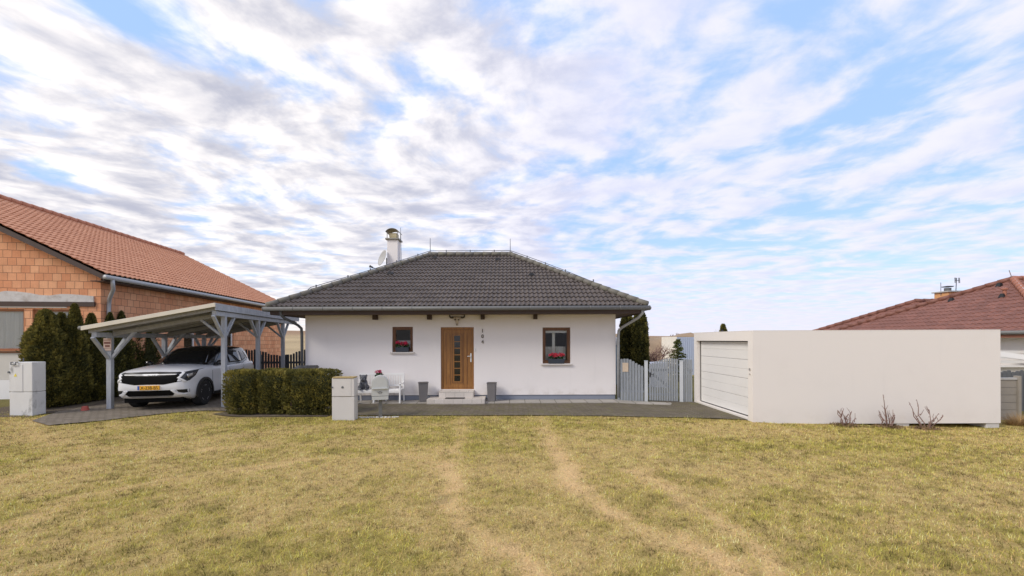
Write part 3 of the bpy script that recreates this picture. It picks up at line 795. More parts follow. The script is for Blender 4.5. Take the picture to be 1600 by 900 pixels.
mb = MB(); mb.tube([(-7.24,12.22,2.92),(-7.24,12.25,2.80),(-7.2,12.36,2.70),(-7.02,12.84,2.48),(-6.975,12.96,2.38),(-6.97,12.98,2.2),(-6.97,13.0,0.0)],.045,10)
mb.build('downpipe', M['zinc_dark'], house, world=True, smooth=True)  # left pipe takes a darker zinc than the right one
# door
d0,d1,e0,e1 = DO; FY = HY0+.055
df = MB(); t=.075
df.box(d0,d0+t,FY,FY+.07,e0,e1); df.box(d1-t,d1,FY,FY+.07,e0,e1); df.box(d0+t,d1-t,FY,FY+.07,e1-t,e1); df.box(d0+t,d1-t,FY,FY+.07,e0,e0+.05)
door = df.build('door', M['oak'], house, world=True, bevel=.004)
def dpart(mbx, name, m, **k):
    o = mbx.build(name, m, house, world=True, **k); o.parent = door; return o
gx0,gx1 = at(709.5,0,13.12).x, at(718.8,0,13.12).x
panes = [(at(0,v,13.12).z-.098, at(0,v,13.12).z+.098) for v in (528.5,538.5,549,559.5,570,580.5,591)]
mb = MB(); mb.wall(d0+t+.004,d1-t-.004,e0+.054,e1-t-.004,[(gx0,gx1,a,b) for a,b in panes],FY+.018,.03)
dpart(mb,'door_leaf',M['oak'])
mb = MB()
for k in (0.10,0.24,0.70,0.84):
    xx = d0+t+(d1-d0-2*t)*k; mb.box(xx-.006,xx+.006,FY+.010,FY+.0185,e0+.16,e1-t-.12)
fx0,fx1=gx0-.055,gx1+.055; zt_=panes[0][1]+.06; zb_=panes[-1][0]-.06
mb.box(fx0-.015,fx0,FY+.008,FY+.0185,zb_,zt_); mb.box(fx1,fx1+.015,FY+.008,FY+.0185,zb_,zt_); mb.box(fx0,fx1,FY+.008,FY+.0185,zt_-.015,zt_); mb.box(fx0,fx1,FY+.008,FY+.0185,zb_,zb_+.015)
dpart(mb,'door_moulding',M['oak_dark'])
for a,b in panes:
    mb = MB(); mb.box(gx0,gx1,FY+.034,FY+.046,a,b); dpart(mb,'glass_pane',M['dark_glass'])
hx = at(735.5,0,13.1).x
mb = MB(); mb.box(hx-.022,hx+.022,FY+.004,FY+.0185,1.22,1.52); mb.tube([(hx,FY+.01,1.42),(hx,FY-.045,1.42),(hx-.12,FY-.05,1.42)],.013,8); mb.lathe([(.02,FY-.01),(.02,FY+.01)],(hx,0,1.28),10,'y')
dpart(mb,'handle',M['white_metal'],bevel=.003)
mb = MB(); mb.box(-1.20,-1.15,HY0-.03,HY0-.002,1.60,1.70); mb.build('doorbell',M['white_metal'],house,world=True,bevel=.006)
# steps
mb = MB(); mb.box(-2.33,-1.19,12.74,13.066,-0.2,0.285); st_ = mb.build('doorstep',M['step'],house,world=True,bevel=.008)
mb = MB(); mb.box(-2.66,-0.80,12.38,12.738,-0.2,0.075); mb.box(-2.66,-2.332,12.738,13.066,-.2,.075); mb.box(-1.188,-.80,12.738,13.066,-.2,.075); mb.build('doorstep',M['step'],house,world=True,bevel=.008)
# windows
def house_window(W, sillx):
    a,b,c,d = W; y = HY0+.075; t=.07
    f = MB(); f.box(a,a+t,y,y+.06,c,d); f.box(b-t,b,y,y+.06,c,d); f.box(a+t,b-t,y,y+.06,d-t,d); f.box(a+t,b-t,y,y+.06,c,c+t)
    t2=t+.035; s=.004
    f.box(a+t+s,a+t2,y+.012,y+.05,c+t+s,d-t-s); f.box(b-t2,b-t-s,y+.012,y+.05,c+t+s,d-t-s); f.box(a+t2,b-t2,y+.012,y+.05,d-t2,d-t-s); f.box(a+t2,b-t2,y+.012,y+.05,c+t+s,c+t2)
    win = f.build('window',M['oak_dark'],house,world=True,bevel=.004)
    p = MB(); p.box(a+t2,b-t2,y+.026,y+.034,c+t2,d-t2); o=p.build('pane',M['glass'],house,world=True); o.parent=win
    s_ = MB(); s_.box(a-sillx,b+sillx,HY0-.07,y-.002,c-.055,c-.002); o=s_.build('sill',M['sill'],house,world=True,bevel=.006); o.parent=win
    return win, (a+t2,b-t2,c+t2,d-t2,y)
wl, bl = house_window(WL, .05); wr, br_ = house_window(WR, .05)
def wave_cloth(x0,x1,z0,z1,y,n=24,amp=.02):
    m_ = MB(); vs=[]; 
    for i in range(n+1):
        x=x0+(x1-x0)*i/n; yy=y+amp*math.sin(i*1.9)+amp*.5*math.sin(i*.7)
        vs += [(x,yy,z0),(x,yy,z1)]
    m_.add(vs,[(2*i,2*i+2,2*i+3,2*i+1) for i in range(n)]); return m_
a,b,c,d,y = br_
cw = wave_cloth(a+.24,a+.34,c,d,y+.14,6,.012).build('curtain',M['curtain'],house,world=True,smooth=True); cw.parent=wr
cw = wave_cloth(a,b,c,c+.46,y+.30,30,.012).build('net_curtain',M['curtain'],house,world=True,smooth=True); cw.parent=wr
mb=MB(); mb.box(a,b,y+.06,y+.11,d-.08,d); cw=mb.build('blind_box',M['white_metal'],house,world=True); cw.parent=wr
a,b,c,d,y = bl
cw = wave_cloth(a,b,c,c+.28,y+.20,26,.010).build('net_curtain',M['curtain'],house,world=True,smooth=True); cw.parent=wl
# house number, one digit above the other
def text_mesh(s, size, ext):
    cu = bpy.data.curves.new('t','FONT'); cu.body=s; cu.size=size; cu.extrude=ext; cu.offset=0.004 if size>.15 else 0.0; cu.align_x='CENTER'
    o = bpy.data.objects.new('t',cu); COL.objects.link(o); dg=bpy.context.evaluated_depsgraph_get()
    me = bpy.data.meshes.new_from_object(o.evaluated_get(dg)); bpy.data.objects.remove(o); bpy.data.curves.remove(cu); return me
for ch, v in (('1',519.3),('0',527.9),('4',536.4)):
    me = text_mesh(ch,.168,.008); me.materials.append(M['number']); c=at(754,v,13.06)
    me.transform(Matrix.Translation((c.x-house.location.x,13.055-house.location.y,c.z-house.location.z)) @ Matrix.Rotation(R(90),4,'X')); me.name='house_number'
    link(me,'house_number',house)
# chimney
CX,CY = -5.09,17.1
mb = MB(); mb.box(CX-.23,CX+.23,CY-.23,CY+.23,4.0,6.36); ch = mb.build('chimney',M['render_white'],house,world=True,bevel=.008)
def cpart(mbx,name,m,**k):
    o=mbx.build(name,m,house,world=True,**k); o.parent=roof; return o
ch.parent = roof
mb=MB(); mb.box(CX-.30,CX+.30,CY-.30,CY+.30,6.362,6.43); cpart(mb,'chimney_slab',M['cowl'],bevel=.01)
mb=MB(); mb.box(CX-.165,CX+.165,CY-.165,CY+.165,6.50,6.67); mb.box(CX-.155,CX+.155,CY-.155,CY+.155,6.432,6.50); cpart(mb,'flue_outlet',M['cream'],bevel=.01)
mb=MB()
for sx in (-1,1):
    for sy in (-1,1): mb.box(CX+sx*.23-.013,CX+sx*.23+.013,CY+sy*.23-.013,CY+sy*.23+.013,6.432,6.74)
vs=[];n=14
for i in range(n+1):
    an=math.pi*(0.08+0.84*i/n); 
    for rr,yy in ((.30,-.30),(.30,.30),(.285,.30),(.285,-.30)): vs.append((CX-rr*math.cos(an),CY+yy,6.64+rr*.70*math.sin(an)))
fs=[]
for i in range(n):
    for k in range(4): fs.append((4*i+k,4*i+(k+1)%4,4*i+4+(k+1)%4,4*i+4+k))
fs += [(0,1,2,3),(4*n+3,4*n+2,4*n+1,4*n)]
mb.add(vs,fs); cpart(mb,'chimney_cowl',M['cowl'])
# lightning conductor
def conductor(pts):
    m_=MB(); m_.tube(pts,.007,6); 
    return m_
h_=.20
mb=MB(); L0=P((EX0+.9,EY0+.9,EZ+.9*TAN_)); up=P((0,0,h_))
A_=P((RX0,RY,RZ))+up; B_=P((RX1,RY,RZ))+up
Rend=P((EX1-.25,EY0+.25,EZ+.25*TAN_))
mb.tube([L0+P((-.1,-.1,.05)),L0+up]+[L0+up+(A_-L0-up)*(i/6)+P((0,0,-.03*math.sin(math.pi*i/6))) for i in range(1,7)]+[A_+(B_-A_)*(i/4) for i in range(1,5)]+[B_+(Rend+P((0,0,.05))-B_)*(i/6)+P((0,0,.06*math.sin(math.pi*i/6))) for i in range(1,7)],.014,6)
rpart(mb,'lightning_wire',M['wire'])
def holder(p):
    mb=MB(); mb.tube([p,p+up+P((0,0,.03))],[.016,.024],6); rpart(mb,'wire_holder',M['wire'])
Lp=P((EX0,EY0,EZ)); Tp=P((RX0,RY,RZ))
for k in (.24,.42,.56,.74,.9): holder(Lp+(Tp-Lp)*k+P((0,0,.0)))
Lp=P((EX1,EY0,EZ)); Tp=P((RX1,RY,RZ))
for k in (.32,.52,.68,.84): holder(Lp+(Tp-Lp)*k)
for k in (.2,.5,.8): holder(P((RX0,RY,RZ))+(P((RX1-RX0,0,0)))*k)
for x,hh in ((RX0,.62),(RX1,.58)):
    mb=MB(); mb.tube([(x,RY,RZ+.1),(x,RY,RZ+.12+hh)],[.018,.012],6); rpart(mb,'lightning_rod',M['wire'])
mb=MB(); mb.tube([(CX+.33,CY,5.0),(CX+.31,CY,6.3),(CX+.29,CY,6.95)],.01,6); rpart(mb,'lightning_rod',M['wire'])

# ------------------------------------------------------------------ satellite dish on the bungalow roof
dish = thing('satellite_dish','pale oval satellite dish beside the white chimney of the grey roof','satellite dish',(-5.44,17.0,4.33))
dn = Vector((-0.72,-0.66,0.30)).normalized(); q = dn.to_track_quat('Z','Y').to_matrix()
cD = Vector((-5.50,16.95,5.56))
m_ = MB(); ring=[]; nS=24
for i in range(7):
    r=.34*i/6
    for k in range(nS):
        t=2*math.pi*k/nS; m_.v.append(tuple(cD+q@Vector((r*math.cos(t),r*1.08*math.sin(t),.075*(i/6)**2)))) ; 
for i in range(6):
    for k in range(nS): m_.f.append((i*nS+k,i*nS+(k+1)%nS,(i+1)*nS+(k+1)%nS,(i+1)*nS+k)); m_.m.append(0)
o = m_.build('reflector',M['dish'],dish,world=True,smooth=True); so_=o.modifiers.new('thick','SOLIDIFY'); so_.thickness=.012
m_ = MB(); e_ = Vector((-5.98,16.80,5.16)); m_.tube([cD+Vector((0,0,-.38))-dn*.02,e_+Vector((.14,.05,-.06)),e_+Vector((.04,.02,-.02))],.016,8); m_.build('feed_arm',M['zinc_dark'],dish,world=True)
m_ = MB(); m_.tube([e_+Vector((0,0,.0))-dn*.06,e_+dn*.02,e_+dn*.09],[.035,.04,.06],10); m_.build('feed_horn',M['zinc_dark'],dish,world=True)
m_ = MB(); m_.tube([(-5.40,17.04,4.30),(-5.40,17.04,5.60)],.024,8); m_.build('mast',M['zinc'],dish,world=True)

# ------------------------------------------------------------------ garage
gar = thing('garage','low flat roofed white prefab garage with a ribbed white sectional door','garage',(8.97,10.94,-0.11))
X0,X1,Y0,Y1,Z0,Z1 = 5.94,11.99,9.44,12.44,-0.11,2.165
m_ = MB(); t_ = MB(); t_.wall(-Y1,-Y0,Z0,Z1,[(-12.28,-9.63,0.0,1.92)],X0,.15)
m_.add([(v[1],-v[0],v[2]) for v in t_.v], t_.f)
m_.add([(X0,Y0,Z0),(X1,Y0,Z0),(X1,Y0,Z1),(X0,Y0,Z1)],[(0,1,2,3)])
m_.add([(X0,Y1,Z0),(X1,Y1,Z0),(X1,Y1,Z1),(X0,Y1,Z1)],[(0,3,2,1)])
m_.add([(X1,Y0,Z0),(X1,Y1,Z0),(X1,Y1,Z1),(X1,Y0,Z1)],[(0,1,2,3)])
m_.add([(X0,Y0,Z0),(X1,Y0,Z0),(X1,Y1,Z0),(X0,Y1,Z0)],[(0,3,2,1)])
m_.build('wall',M['garage_white'],gar,world=True)
m_ = MB(); m_.box(X0-.003,X1+.003,Y0-.003,Y1+.003,Z1+.001,Z1+.012); m_.build('roof_edge',M['garage_white'],gar,world=True,bevel=.003)
m_ = MB(); hh=1.92/8
for i in range(8):
    a=i*hh+(.0035 if i%2==0 else .0012); b=(i+1)*hh-(.0035 if i%2 else .0012)
    m_.box(X0+.125,X0+.165,9.632,12.278,a,b)
gd_ = m_.build('garage_door',M['garage_door'],gar,world=True,bevel=.006)
m_ = MB(); m_.box(X0+.118,X0+.124,12.235,12.275,0.005,1.915); m_.box(X0+.118,X0+.124,9.632,12.235,1.895,1.915); m_.box(X0+.118,X0+.124,9.632,12.235,.005,.028); o=m_.build('door_seal',M['black'],gar,world=True); o.parent=gd_
m_ = MB(); m_.tube([(X0+.002,9.545,1.22),(X0-.02,9.545,1.22)],.032,12); m_.build('lock',M['steel'],gar,world=True)
m_=MB(); m_.tube([(X0+.002,9.545,1.10),(X0-.012,9.545,1.10)],.02,12); m_.build('key_switch',M['steel'],gar,world=True)
m_ = MB(); m_.tube([(6.6,12.0,2.195),(6.6,12.0,2.26)],.04,8); m_.build('roof_outlet',M['black'],gar,world=True)
for (u0,u1) in ((1402,1422),(1542,1563)):
    x0,x1=at(u0,0,9.44).x,at(u1,0,9.44).x
    m_=MB(); m_.box(x0,x1-.005,9.46,9.86,-.34,-.113); m_.build('foundation_block',M['concrete_pale'],gar,world=True,bevel=.01)
m_=MB()
m_.box(11.6,11.95,11.9,12.3,-.34,-.113)
m_.build('foundation_block',M['concrete_pale'],gar,world=True)

# ------------------------------------------------------------------ fence and gate between house and garage
FA = Vector((3.66,13.02,0)); FB = Vector((5.90,12.42,0)); fang = math.atan2(FB.y-FA.y,FB.x-FA.x)
def fx(u):      # distance along the fence line for photo column u
    k=(u-796)/604.0; d=(FB-FA).normalized(); return (k*FA.y-FA.x)/(d.x-k*d.y)
def fz(u,v):
    d=(FB-FA).normalized(); Yp=FA.y+d.y*fx(u); return CAMZ-(v-531)/604*Yp
def picket(mbx,x,w,z0,z1,y0=-.012,y1=.012):
    n=5; poly=[(x-w/2,z0),(x+w/2,z0)]+[(x+w/2*math.cos(math.pi*i/n),z1-w*.35+w*.35*math.sin(math.pi*i/n)) for i in range(n+1)]
    mbx.prism(poly,'y',y0,y1)
fl = thing('picket_fence','blue grey close boarded fence panel beside the house corner','fence',(FA.x,FA.y,-.1),fang)
m_=MB(); us=[966.5+k*4.55 for k in range(9)]; vt=[562,561.5,561,561,562.5,565,568,570.5,572.5]
for u,v in zip(us,vt): picket(m_,fx(u),.080,.02,fz(u,v)+.1)
m_.build('slat_panel',M['blue_grey'],fl)
m_=MB()
for z in (.3,1.05):
    m_=MB(); m_.box(fx(964),fx(1006),.014,.05,z,z+.07); m_.build('rail',M['blue_grey'],fl)
nt=MB(); nt.box(fx(972.5),fx(981.5),-.022,-.0135,fz(977,581.5)+.1,fz(977,567.5)+.1)
o=nt.build('notice',M['paper'],fl)
def post(u,lab):
    p=thing('gate_post',lab,'post',tuple(FA+(FB-FA).normalized()*fx(u)+Vector((0,0,-.12))),fang,'pale square gate posts')
    m=MB(); m.box(-.052,.052,-.052,.052,0,fz(u,564.5)+.10); m.build('shaft',M['post_grey'],p,bevel=.006)
    m=MB(); m.box(-.058,.058,-.058,.058,fz(u,564.5)+.101,fz(u,564.5)+.125); m.build('cap',M['post_grey'],p,bevel=.008); return p
post(1009.3,'pale grey gate post between the boarded panel and the gate'); post(1064.3,'pale grey gate post on the garage side of the gate')
ga = thing('garden_gate','blue grey picket gate with an arched top and diagonal brace','gate',tuple(FA+(FB-FA).normalized()*fx(1013)+Vector((0,0,-.1))),fang)
g0=fx(1013); m_=MB(); us=[1015.5+k*3.82 for k in range(12)]
for k,u in enumerate(us):
    t=(u-1013)/47; v=570-9.5*math.sin(min(1,t*1.25)*math.pi/2)+1.0*max(0,t-.75)*6; picket(m_,fx(u)-g0,.058,.06,fz(u,v)+.1)
m_.build('slat_panel',M['blue_grey'],ga)
m_=MB(); g1_=fx(1060)-g0
for z in (.22,1.02): m_.box(.0,g1_,.014,.045,z,z+.08)
m_.beam((.05,.03,1.0),(g1_-.05,.03,.3),.03,.08)
m_.build('frame',M['blue_grey'],ga)
m_=MB(); m_.tube([(.05,-.015,.92),(.05,-.07,.92),(.15,-.075,.92)],.010,6); m_.box(.03,.07,-.018,-.013,.82,.98); m_.build('handle',M['black'],ga)
fr = thing('picket_fence','narrow blue grey picket panel touching the white garage','fence',tuple(FA+(FB-FA).normalized()*fx(1067)+Vector((0,0,-.1))),fang)
f0=fx(1067); m_=MB()
for u in (1069,1072.6,1076.2,1079.8): picket(m_,fx(u)-f0,.058,.05,fz(u,562.5)+.1)
m_.build('slat_panel',M['blue_grey'],fr)
m_=MB()
for z in (.22,1.02):
    m_=MB(); m_.box(0,fx(1082)-f0,.014,.045,z,z+.08); m_.build('rail',M['blue_grey'],fr)

# ------------------------------------------------------------------ carport
CS = 0.943; PH = R(11); CP = Vector((-8.86,12.0,0.0))
cpo = thing('carport','weathered blue grey timber carport with a lean roof over the white car','carport',(CP.x*CS,CP.y*CS,CAMZ*(1-CS)),PH)
cpo.scale=(CS,CS,CS)
zr = lambda x: 3.08+(x-.1)*.212
def slab(mbx,x0,x1,y0,y1,off,th):
    vs=[]
    for y in (y0,y1):
        for x,s in ((x0,0),(x1,0),(x1,1),(x0,1)): vs.append((x,y,zr(x)-off-th*(1-s)))
    mbx.add(vs,[(0,1,2,3),(7,6,5,4),(0,4,5,1),(1,5,6,2),(2,6,7,3),(3,7,4,0)])
m_=MB(); slab(m_,-3.18,.07,-.66,6.46,.0,.03); m_.build('roof_sheet',M['zinc_dark'],cpo)
m_=MB(); n=9
for i in range(26):
    y0=-.64+i*.272; slab(m_,-3.15,.05,y0,y0+.262,.032,.02)
m_.build('soffit_board',M['carport_under'],cpo)
for i in range(9):
    y=-.50+i*.83; m_=MB(); slab(m_,-3.14,.05,y-.04,y+.04,.053,.14); m_.build('rafter',M['carport_under'],cpo)
m_=MB(); slab(m_,-3.2,.1,-.705,-.662,-.012,.115); m_.build('edge_trim',M['fascia_cream'],cpo,bevel=.004)
m_=MB(); slab(m_,-3.2,.1,6.462,6.50,-.012,.13); m_.build('edge_trim',M['carport_wood'],cpo)
m_=MB(); m_.box(.072,.104,-.66,6.46,zr(.1)-.20,zr(.1)+.008); m_.build('fascia',M['carport_wood'],cpo,bevel=.004)
m_=MB(); m_.tube([(-3.24,-.68,zr(-3.2)-.035),(-3.24,6.46,zr(-3.2)-.035)],.055,10); m_.build('gutter',M['zinc'],cpo,smooth=True)
zt0=zr(0)-.195; zt3=zr(-3)-.195
for x,z in ((0,zt0),(-3,zt3)):
    m_=MB(); m_.box(x-.06,x+.06,-.55,6.3,z-.14,z-.001); m_.build('plate_beam',M['carport_wood'],cpo,bevel=.005)
for x,z in ((0,zt0-.141),(-3,zt3-.141)):
    for j,y in enumerate((0,2.35,4.75)):
        gl = (g1(CS*(CP.x+x*math.cos(PH)-y*math.sin(PH)), CS*(CP.y+x*math.sin(PH)+y*math.cos(PH)))-CAMZ*(1-CS))/CS
        m_=MB(); m_.box(x-.06,x+.06,y-.06,y+.06,gl-.02,z); m_.build('post',M['carport_wood'],cpo,bevel=.006)
        for s in (-1,1):
            m_=MB(); m_.beam((x,y+s*.05,z-.62),(x,y+s*.60,z-.005),.06,.085,up=(1,0,0)); m_.build('brace',M['carport_wood'],cpo)
        xi = -1 if x==0 else 1
        m_=MB(); m_.beam((x+xi*.05,y,z-.60),(x+xi*.72,y,zr(x+xi*.72)-.20),.06,.085,up=(0,1,0)); m_.build('brace',M['carport_wood'],cpo)
for y in (0,2.35,4.75):
    m_=MB(); slab(m_,-2.9,-.06,y-.05,y+.05,.197,.12); m_.build('tie_beam',M['carport_under'],cpo)
# notice board hung on the left front post
lp = CP + Matrix.Rotation(PH,3,'Z')@Vector((-3.0,-.0,0)); 
nb = thing('notice_board','small pale notice board with dark red print on the front carport post','sign',(lp.x*CS,lp.y*CS,1.715),PH)
m_=MB(); m_.box(-.10,.08,-.085,-.064,.0,.34); m_.build('board',M['notice'],nb,bevel=.003)
m_=MB(); 
for z0,z1,a,b in ((.28,.30,-.09,.07),(.185,.245,-.085,.065),(.10,.155,-.06,.05),(.062,.072,-.095,.075)): m_.box(a,b,-.088,-.0855,z0,z1)
m_.build('print',M['notice_ink'],nb)

# ------------------------------------------------------------------ unfinished brick house on the left
BH = R(7)
bh = thing('brick_house','unfinished house of bare orange clay blocks with a red tiled gable roof','house',(-13.73,13.0,0.0),BH)
W_=13.3; LN=13.6; sl_=.51; EVX=.45; EVZ=4.20
zroof = lambda x: EVZ+(EVX-x)*sl_
wz = zroof(0)-.12
m_=MB()
win1=(-4.7,-2.25,1.68,3.04); win2=(-2.02,-.75,1.68,3.04)
m_.wall(-W_,0,-.4,wz,[win1,win2],0,.18)
m_.add([(-W_,0,wz),(0,0,wz),(-W_/2,0,wz+W_/2*sl_)],[(0,1,2)])
m_.add([(-W_,LN,wz),(0,LN,wz),(-W_/2,LN,wz+W_/2*sl_)],[(0,2,1)])
t_=MB(); sw=[(3.9,4.65,1.2,2.35),(6.6,7.6,1.2,2.5)]; t_.wall(0,LN,-.4,wz,sw,0,.18)
m_.add([(-v[1],v[0],v[2]) for v in t_.v],t_.f)
m_.add([(-W_,0,-.4),(-W_,LN,-.4),(-W_,LN,wz),(-W_,0,wz)],[(0,3,2,1)]); m_.add([(-W_,LN,-.4),(0,LN,-.4),(0,LN,wz),(-W_,LN,wz)],[(0,3,2,1)])
m_.build('wall',M['brick'],bh)
m_=MB(); m_.add([(-W_+.2,4,-.3),(-.3,4,-.3),(-.3,4,4),(-W_+.2,4,4)],[(0,1,2,3)]); m_.add([(-W_+.2,.2,3.3),(-.3,.2,3.3),(-.3,4,3.3),(-W_+.2,4,3.3)],[(0,1,2,3)]); m_.build('interior_wall',M['room'],bh)
BHM = Matrix.Translation(bh.location)@Matrix.Rotation(BH,4,'Z')
LUb=(W_/2+EVX)*math.hypot(1,sl_)
bms=[tile_face((EVX,-.45,EVZ),(0,1,0),(-1,0,sl_),LN+.9,LUb,[],wave=.20,row=.36,amp=.022,step=.03,sub=5)]
bms.append(tile_face((-W_-EVX,LN+.45,EVZ),(0,-1,0),(1,0,sl_),LN+.9,LUb,[],wave=.20,row=.36,amp=.022,step=.03,sub=3))
rb=roof_mesh('roof',bms,M['roof_red'],bh,world=False)
m_=MB(); rz=zroof(-W_/2); caps(m_,(-W_/2,-.47,rz+.03),(-W_/2,LN+.47,rz+.03),.115,.40); o=m_.build('ridge_cap',M['cap_red'],bh,smooth=True); o.parent=rb
m_=MB()   # verge boards
for y in (-.44,LN+.40):
    for s in (0,1):
        m_=MB()
        xa=EVX if s==0 else -W_-EVX; xb=-W_/2
        m_.add([(xa,y,EVZ-.22),(xb,y,rz-.22),(xb,y,rz-.05),(xa,y,EVZ-.05),(xa,y+.035,EVZ-.22),(xb,y+.035,rz-.22),(xb,y+.035,rz-.05),(xa,y+.035,EVZ-.05)],[(0,1,2,3),(7,6,5,4),(0,4,5,1),(1,5,6,2),(2,6,7,3),(3,7,4,0)]); m_.build('verge_board',M['brown_trim'],bh)
m_=MB()
for s in (0,1):
    xa=EVX-.02 if s==0 else -W_-EVX+.02; xb=-W_/2
    m_.add([(xa,-.40,EVZ-.10),(xa,LN+.39,EVZ-.10),(xb,LN+.39,rz-.10),(xb,-.40,rz-.10)],[(0,1,2,3)])
m_.build('soffit',M['brown_trim'],bh)
m_=MB(); m_.box(EVX-.05,EVX-.01,-.40,LN+.4,EVZ-.24,EVZ-.03); m_.box(.02,EVX-.05,-.40,LN+.4,EVZ-.26,EVZ-.24); m_.build('fascia',M['brown_trim'],bh)
m_=MB(); m_.tube([(EVX+.07,-.48,EVZ-.13),(EVX+.07,LN+.45,EVZ-.16)],.075,12); m_.build('gutter',M['zinc_pale_lit'],bh,smooth=True)
m_=MB(); m_.tube([(EVX+.07,-.22,EVZ-.17),(EVX+.07,-.20,EVZ-.36),(EVX+.0,-.10,EVZ-.50),(.16,.12,EVZ-.78),(.08,.20,EVZ-.92),(.07,.20,EVZ-1.1),(.07,.20,.0)],.055,10); m_.build('downpipe',M['zinc_pale_lit'],bh,smooth=True)
m_=MB(); rr=random.Random(4); top=[(-.2-k*.32, 3.47+.07*rr.random()+.05*math.sin(k)+ (.06 if 2<k<12 else 0)) for k in range(18)]
m_.prism([(-.2,3.29),*top,(top[-1][0],3.29)],'y',-.035,-.001); m_.build('lintel',M['cement'],bh)
m_=MB(); m_.box(-5.0,-.16,-.05,-.002,3.135,3.288); m_.build('shutter_box',M['brown_trim'],bh)
m_=MB(); m_.box(-5.0,-1.0,-.03,-.002,3.09,3.125); m_.build('shutter_trim',M['beige'],bh)
for W in (win1,win2):
    a,b,c,d=W; f=MB(); t=.09; y=.06
    f.box(a,a+t,y,y+.07,c,d); f.box(b-t,b,y,y+.07,c,d); f.box(a+t,b-t,y,y+.07,d-.07,d); f.box(a+t,b-t,y,y+.07,c,c+.07)
    if b-a>1.5: f.box((a+b)/2-.05,(a+b)/2+.05,y,y+.07,c+.07,d-.07)
    wo=f.build('window',M['orange_frame'],bh,bevel=.004)
    p=MB(); p.box(a+t,b-t,y+.03,y+.04,c+.07,d-.07); o=p.build('pane',M['glass'],bh); o.parent=wo
    cu=wave_cloth(a+t+.02,b-t-.08,c,d-.03,y+.075,int((b-a)*34),.022).build('curtain',M['curtain'],bh,smooth=True); cu.parent=wo
m_=MB(); m_.box(-4.8,-2.2,-.12,-.002,1.62,1.675); m_.build('sill',M['oak_dark'],bh)
m_=MB(); m_.box(-12,-.9,-.07,-.002,.735,1.60); m_.build('insulation_board',M['beige'],bh)
m_=MB(); m_.box(-12,-.9,-.09,-.002,-.3,.728); m_.build('plinth',M['white_paint'],bh)
for a,b,c,d in sw:
    f=MB(); t=.07; X_=-.07
    f.box(X_-.06,X_,a,a+t,c,d); f.box(X_-.06,X_,b-t,b,c,d); f.box(X_-.06,X_,a+t,b-t,d-t,d); f.box(X_-.06,X_,a+t,b-t,c,c+t)
    wo=f.build('window',M['white_paint'],bh); p=MB(); p.box(X_-.04,X_-.03,a+t,b-t,c+t,d-t); o=p.build('pane',M['glass'],bh); o.parent=wo

# ------------------------------------------------------------------ red roofed bungalow behind the garage
rh = thing('red_roof_house','bungalow with a brownish red hip roof and orange chimney behind the white garage','house',(24.0,16.5,-.4))
def hip_roof(x0,x1,y0,y1,ez,sl,sub=4):
    D=min(x1-x0,y1-y0)/2; LU=D*math.hypot(1,sl)
    f=[(P((x0,y0,0)),P((-1,1,0))),(P((x1,y0,0)),P((1,1,0)))]; b=[(P((x0,y1,0)),P((-1,-1,0))),(P((x1,y1,0)),P((1,-1,0)))]
    l=[(P((x0,y0,0)),P((1,-1,0))),(P((x0,y1,0)),P((1,1,0)))]; r=[(P((x1,y0,0)),P((-1,-1,0))),(P((x1,y1,0)),P((-1,1,0)))]
    kw=dict(wave=.20,row=.34,amp=.026,step=.018,sub=sub)
    return [tile_face((x0,y0,ez),(1,0,0),(0,1,sl),x1-x0,LU,f,**kw),tile_face((x1,y1,ez),(-1,0,0),(0,-1,sl),x1-x0,LU,b,**kw),
            tile_face((x0,y1,ez),(0,-1,0),(1,0,sl),y1-y0,LU,l,**kw),tile_face((x1,y0,ez),(0,1,0),(-1,0,sl),y1-y0,LU,r,**kw)]
S5=.51
ax0,ay0,ay1,az=17.0,12.02,20.88,2.19; bx0_,by0_,by1_,bz_=16.6,15.6,22.8,1.94
ro=roof_mesh('roof',hip_roof(ax0,32,ay0,ay1,az,S5,5),M['roof_brown'],rh)
ro2=roof_mesh('roof',hip_roof(bx0_,27,by0_,by1_,bz_,S5),M['roof_brown'],rh)
def hcap(ps,mm,par):
    for a,b in ps:
        m=MB(); caps(m,P(a)+P((0,0,.03)),P(b)+P((0,0,.03)),.105,.36); o=m.build('ridge_cap',mm,rh,world=True,smooth=True); o.parent=par
D1=(ay1-ay0)/2; ap=(ax0+D1,(ay0+ay1)/2,az+D1*S5); ap2=(32-D1,ap[1],ap[2])
hcap([((ax0,ay0,az),ap),(ap,ap2)],M['cap_brown'],ro); hcap([((ax0,ay1,az),ap)],M['roof_brown'],ro)
D2=(by1_-by0_)/2; bp=(bx0_+D2,(by0_+by1_)/2,bz_+D2*S5)
hcap([((bx0_,by1_,bz_),bp),(bp,(27-D2,bp[1],bp[2]))],M['roof_brown'],ro2)
m_=MB(); m_.box(17.55,31.4,12.6,20.3,-.5,2.15); m_.box(17.2,26,20.3,22.2,-.5,1.9); m_.build('wall',M['render_white'],rh,world=True)
m_=MB(); m_.box(17.05,31.9,12.07,20.8,2.152,2.172); m_.build('soffit',M['white_paint'],rh,world=True)
m_=MB(); m_.box(16.98,17.04,12.0,20.9,1.98,2.15); m_.box(17.04,32,11.99,12.05,1.98,2.15); m_.build('fascia',M['cap_brown'],rh,world=True)
m_=MB(); m_.tube([(16.92,11.9,2.15),(16.92,20.9,2.15)],.07,10); m_.tube([(16.92,11.92,2.15),(32,11.92,2.15)],.07,10); m_.build('gutter',M['zinc'],rh,world=True,smooth=True)
cx_,cy_=at(1481,0,19.3).x,19.3
m_=MB(); m_.box(cx_-.32,cx_+.32,cy_-.32,cy_+.32,2.6,4.24); rc=m_.build('chimney',M['orange_render'],rh,world=True,bevel=.01); rc.parent=ro
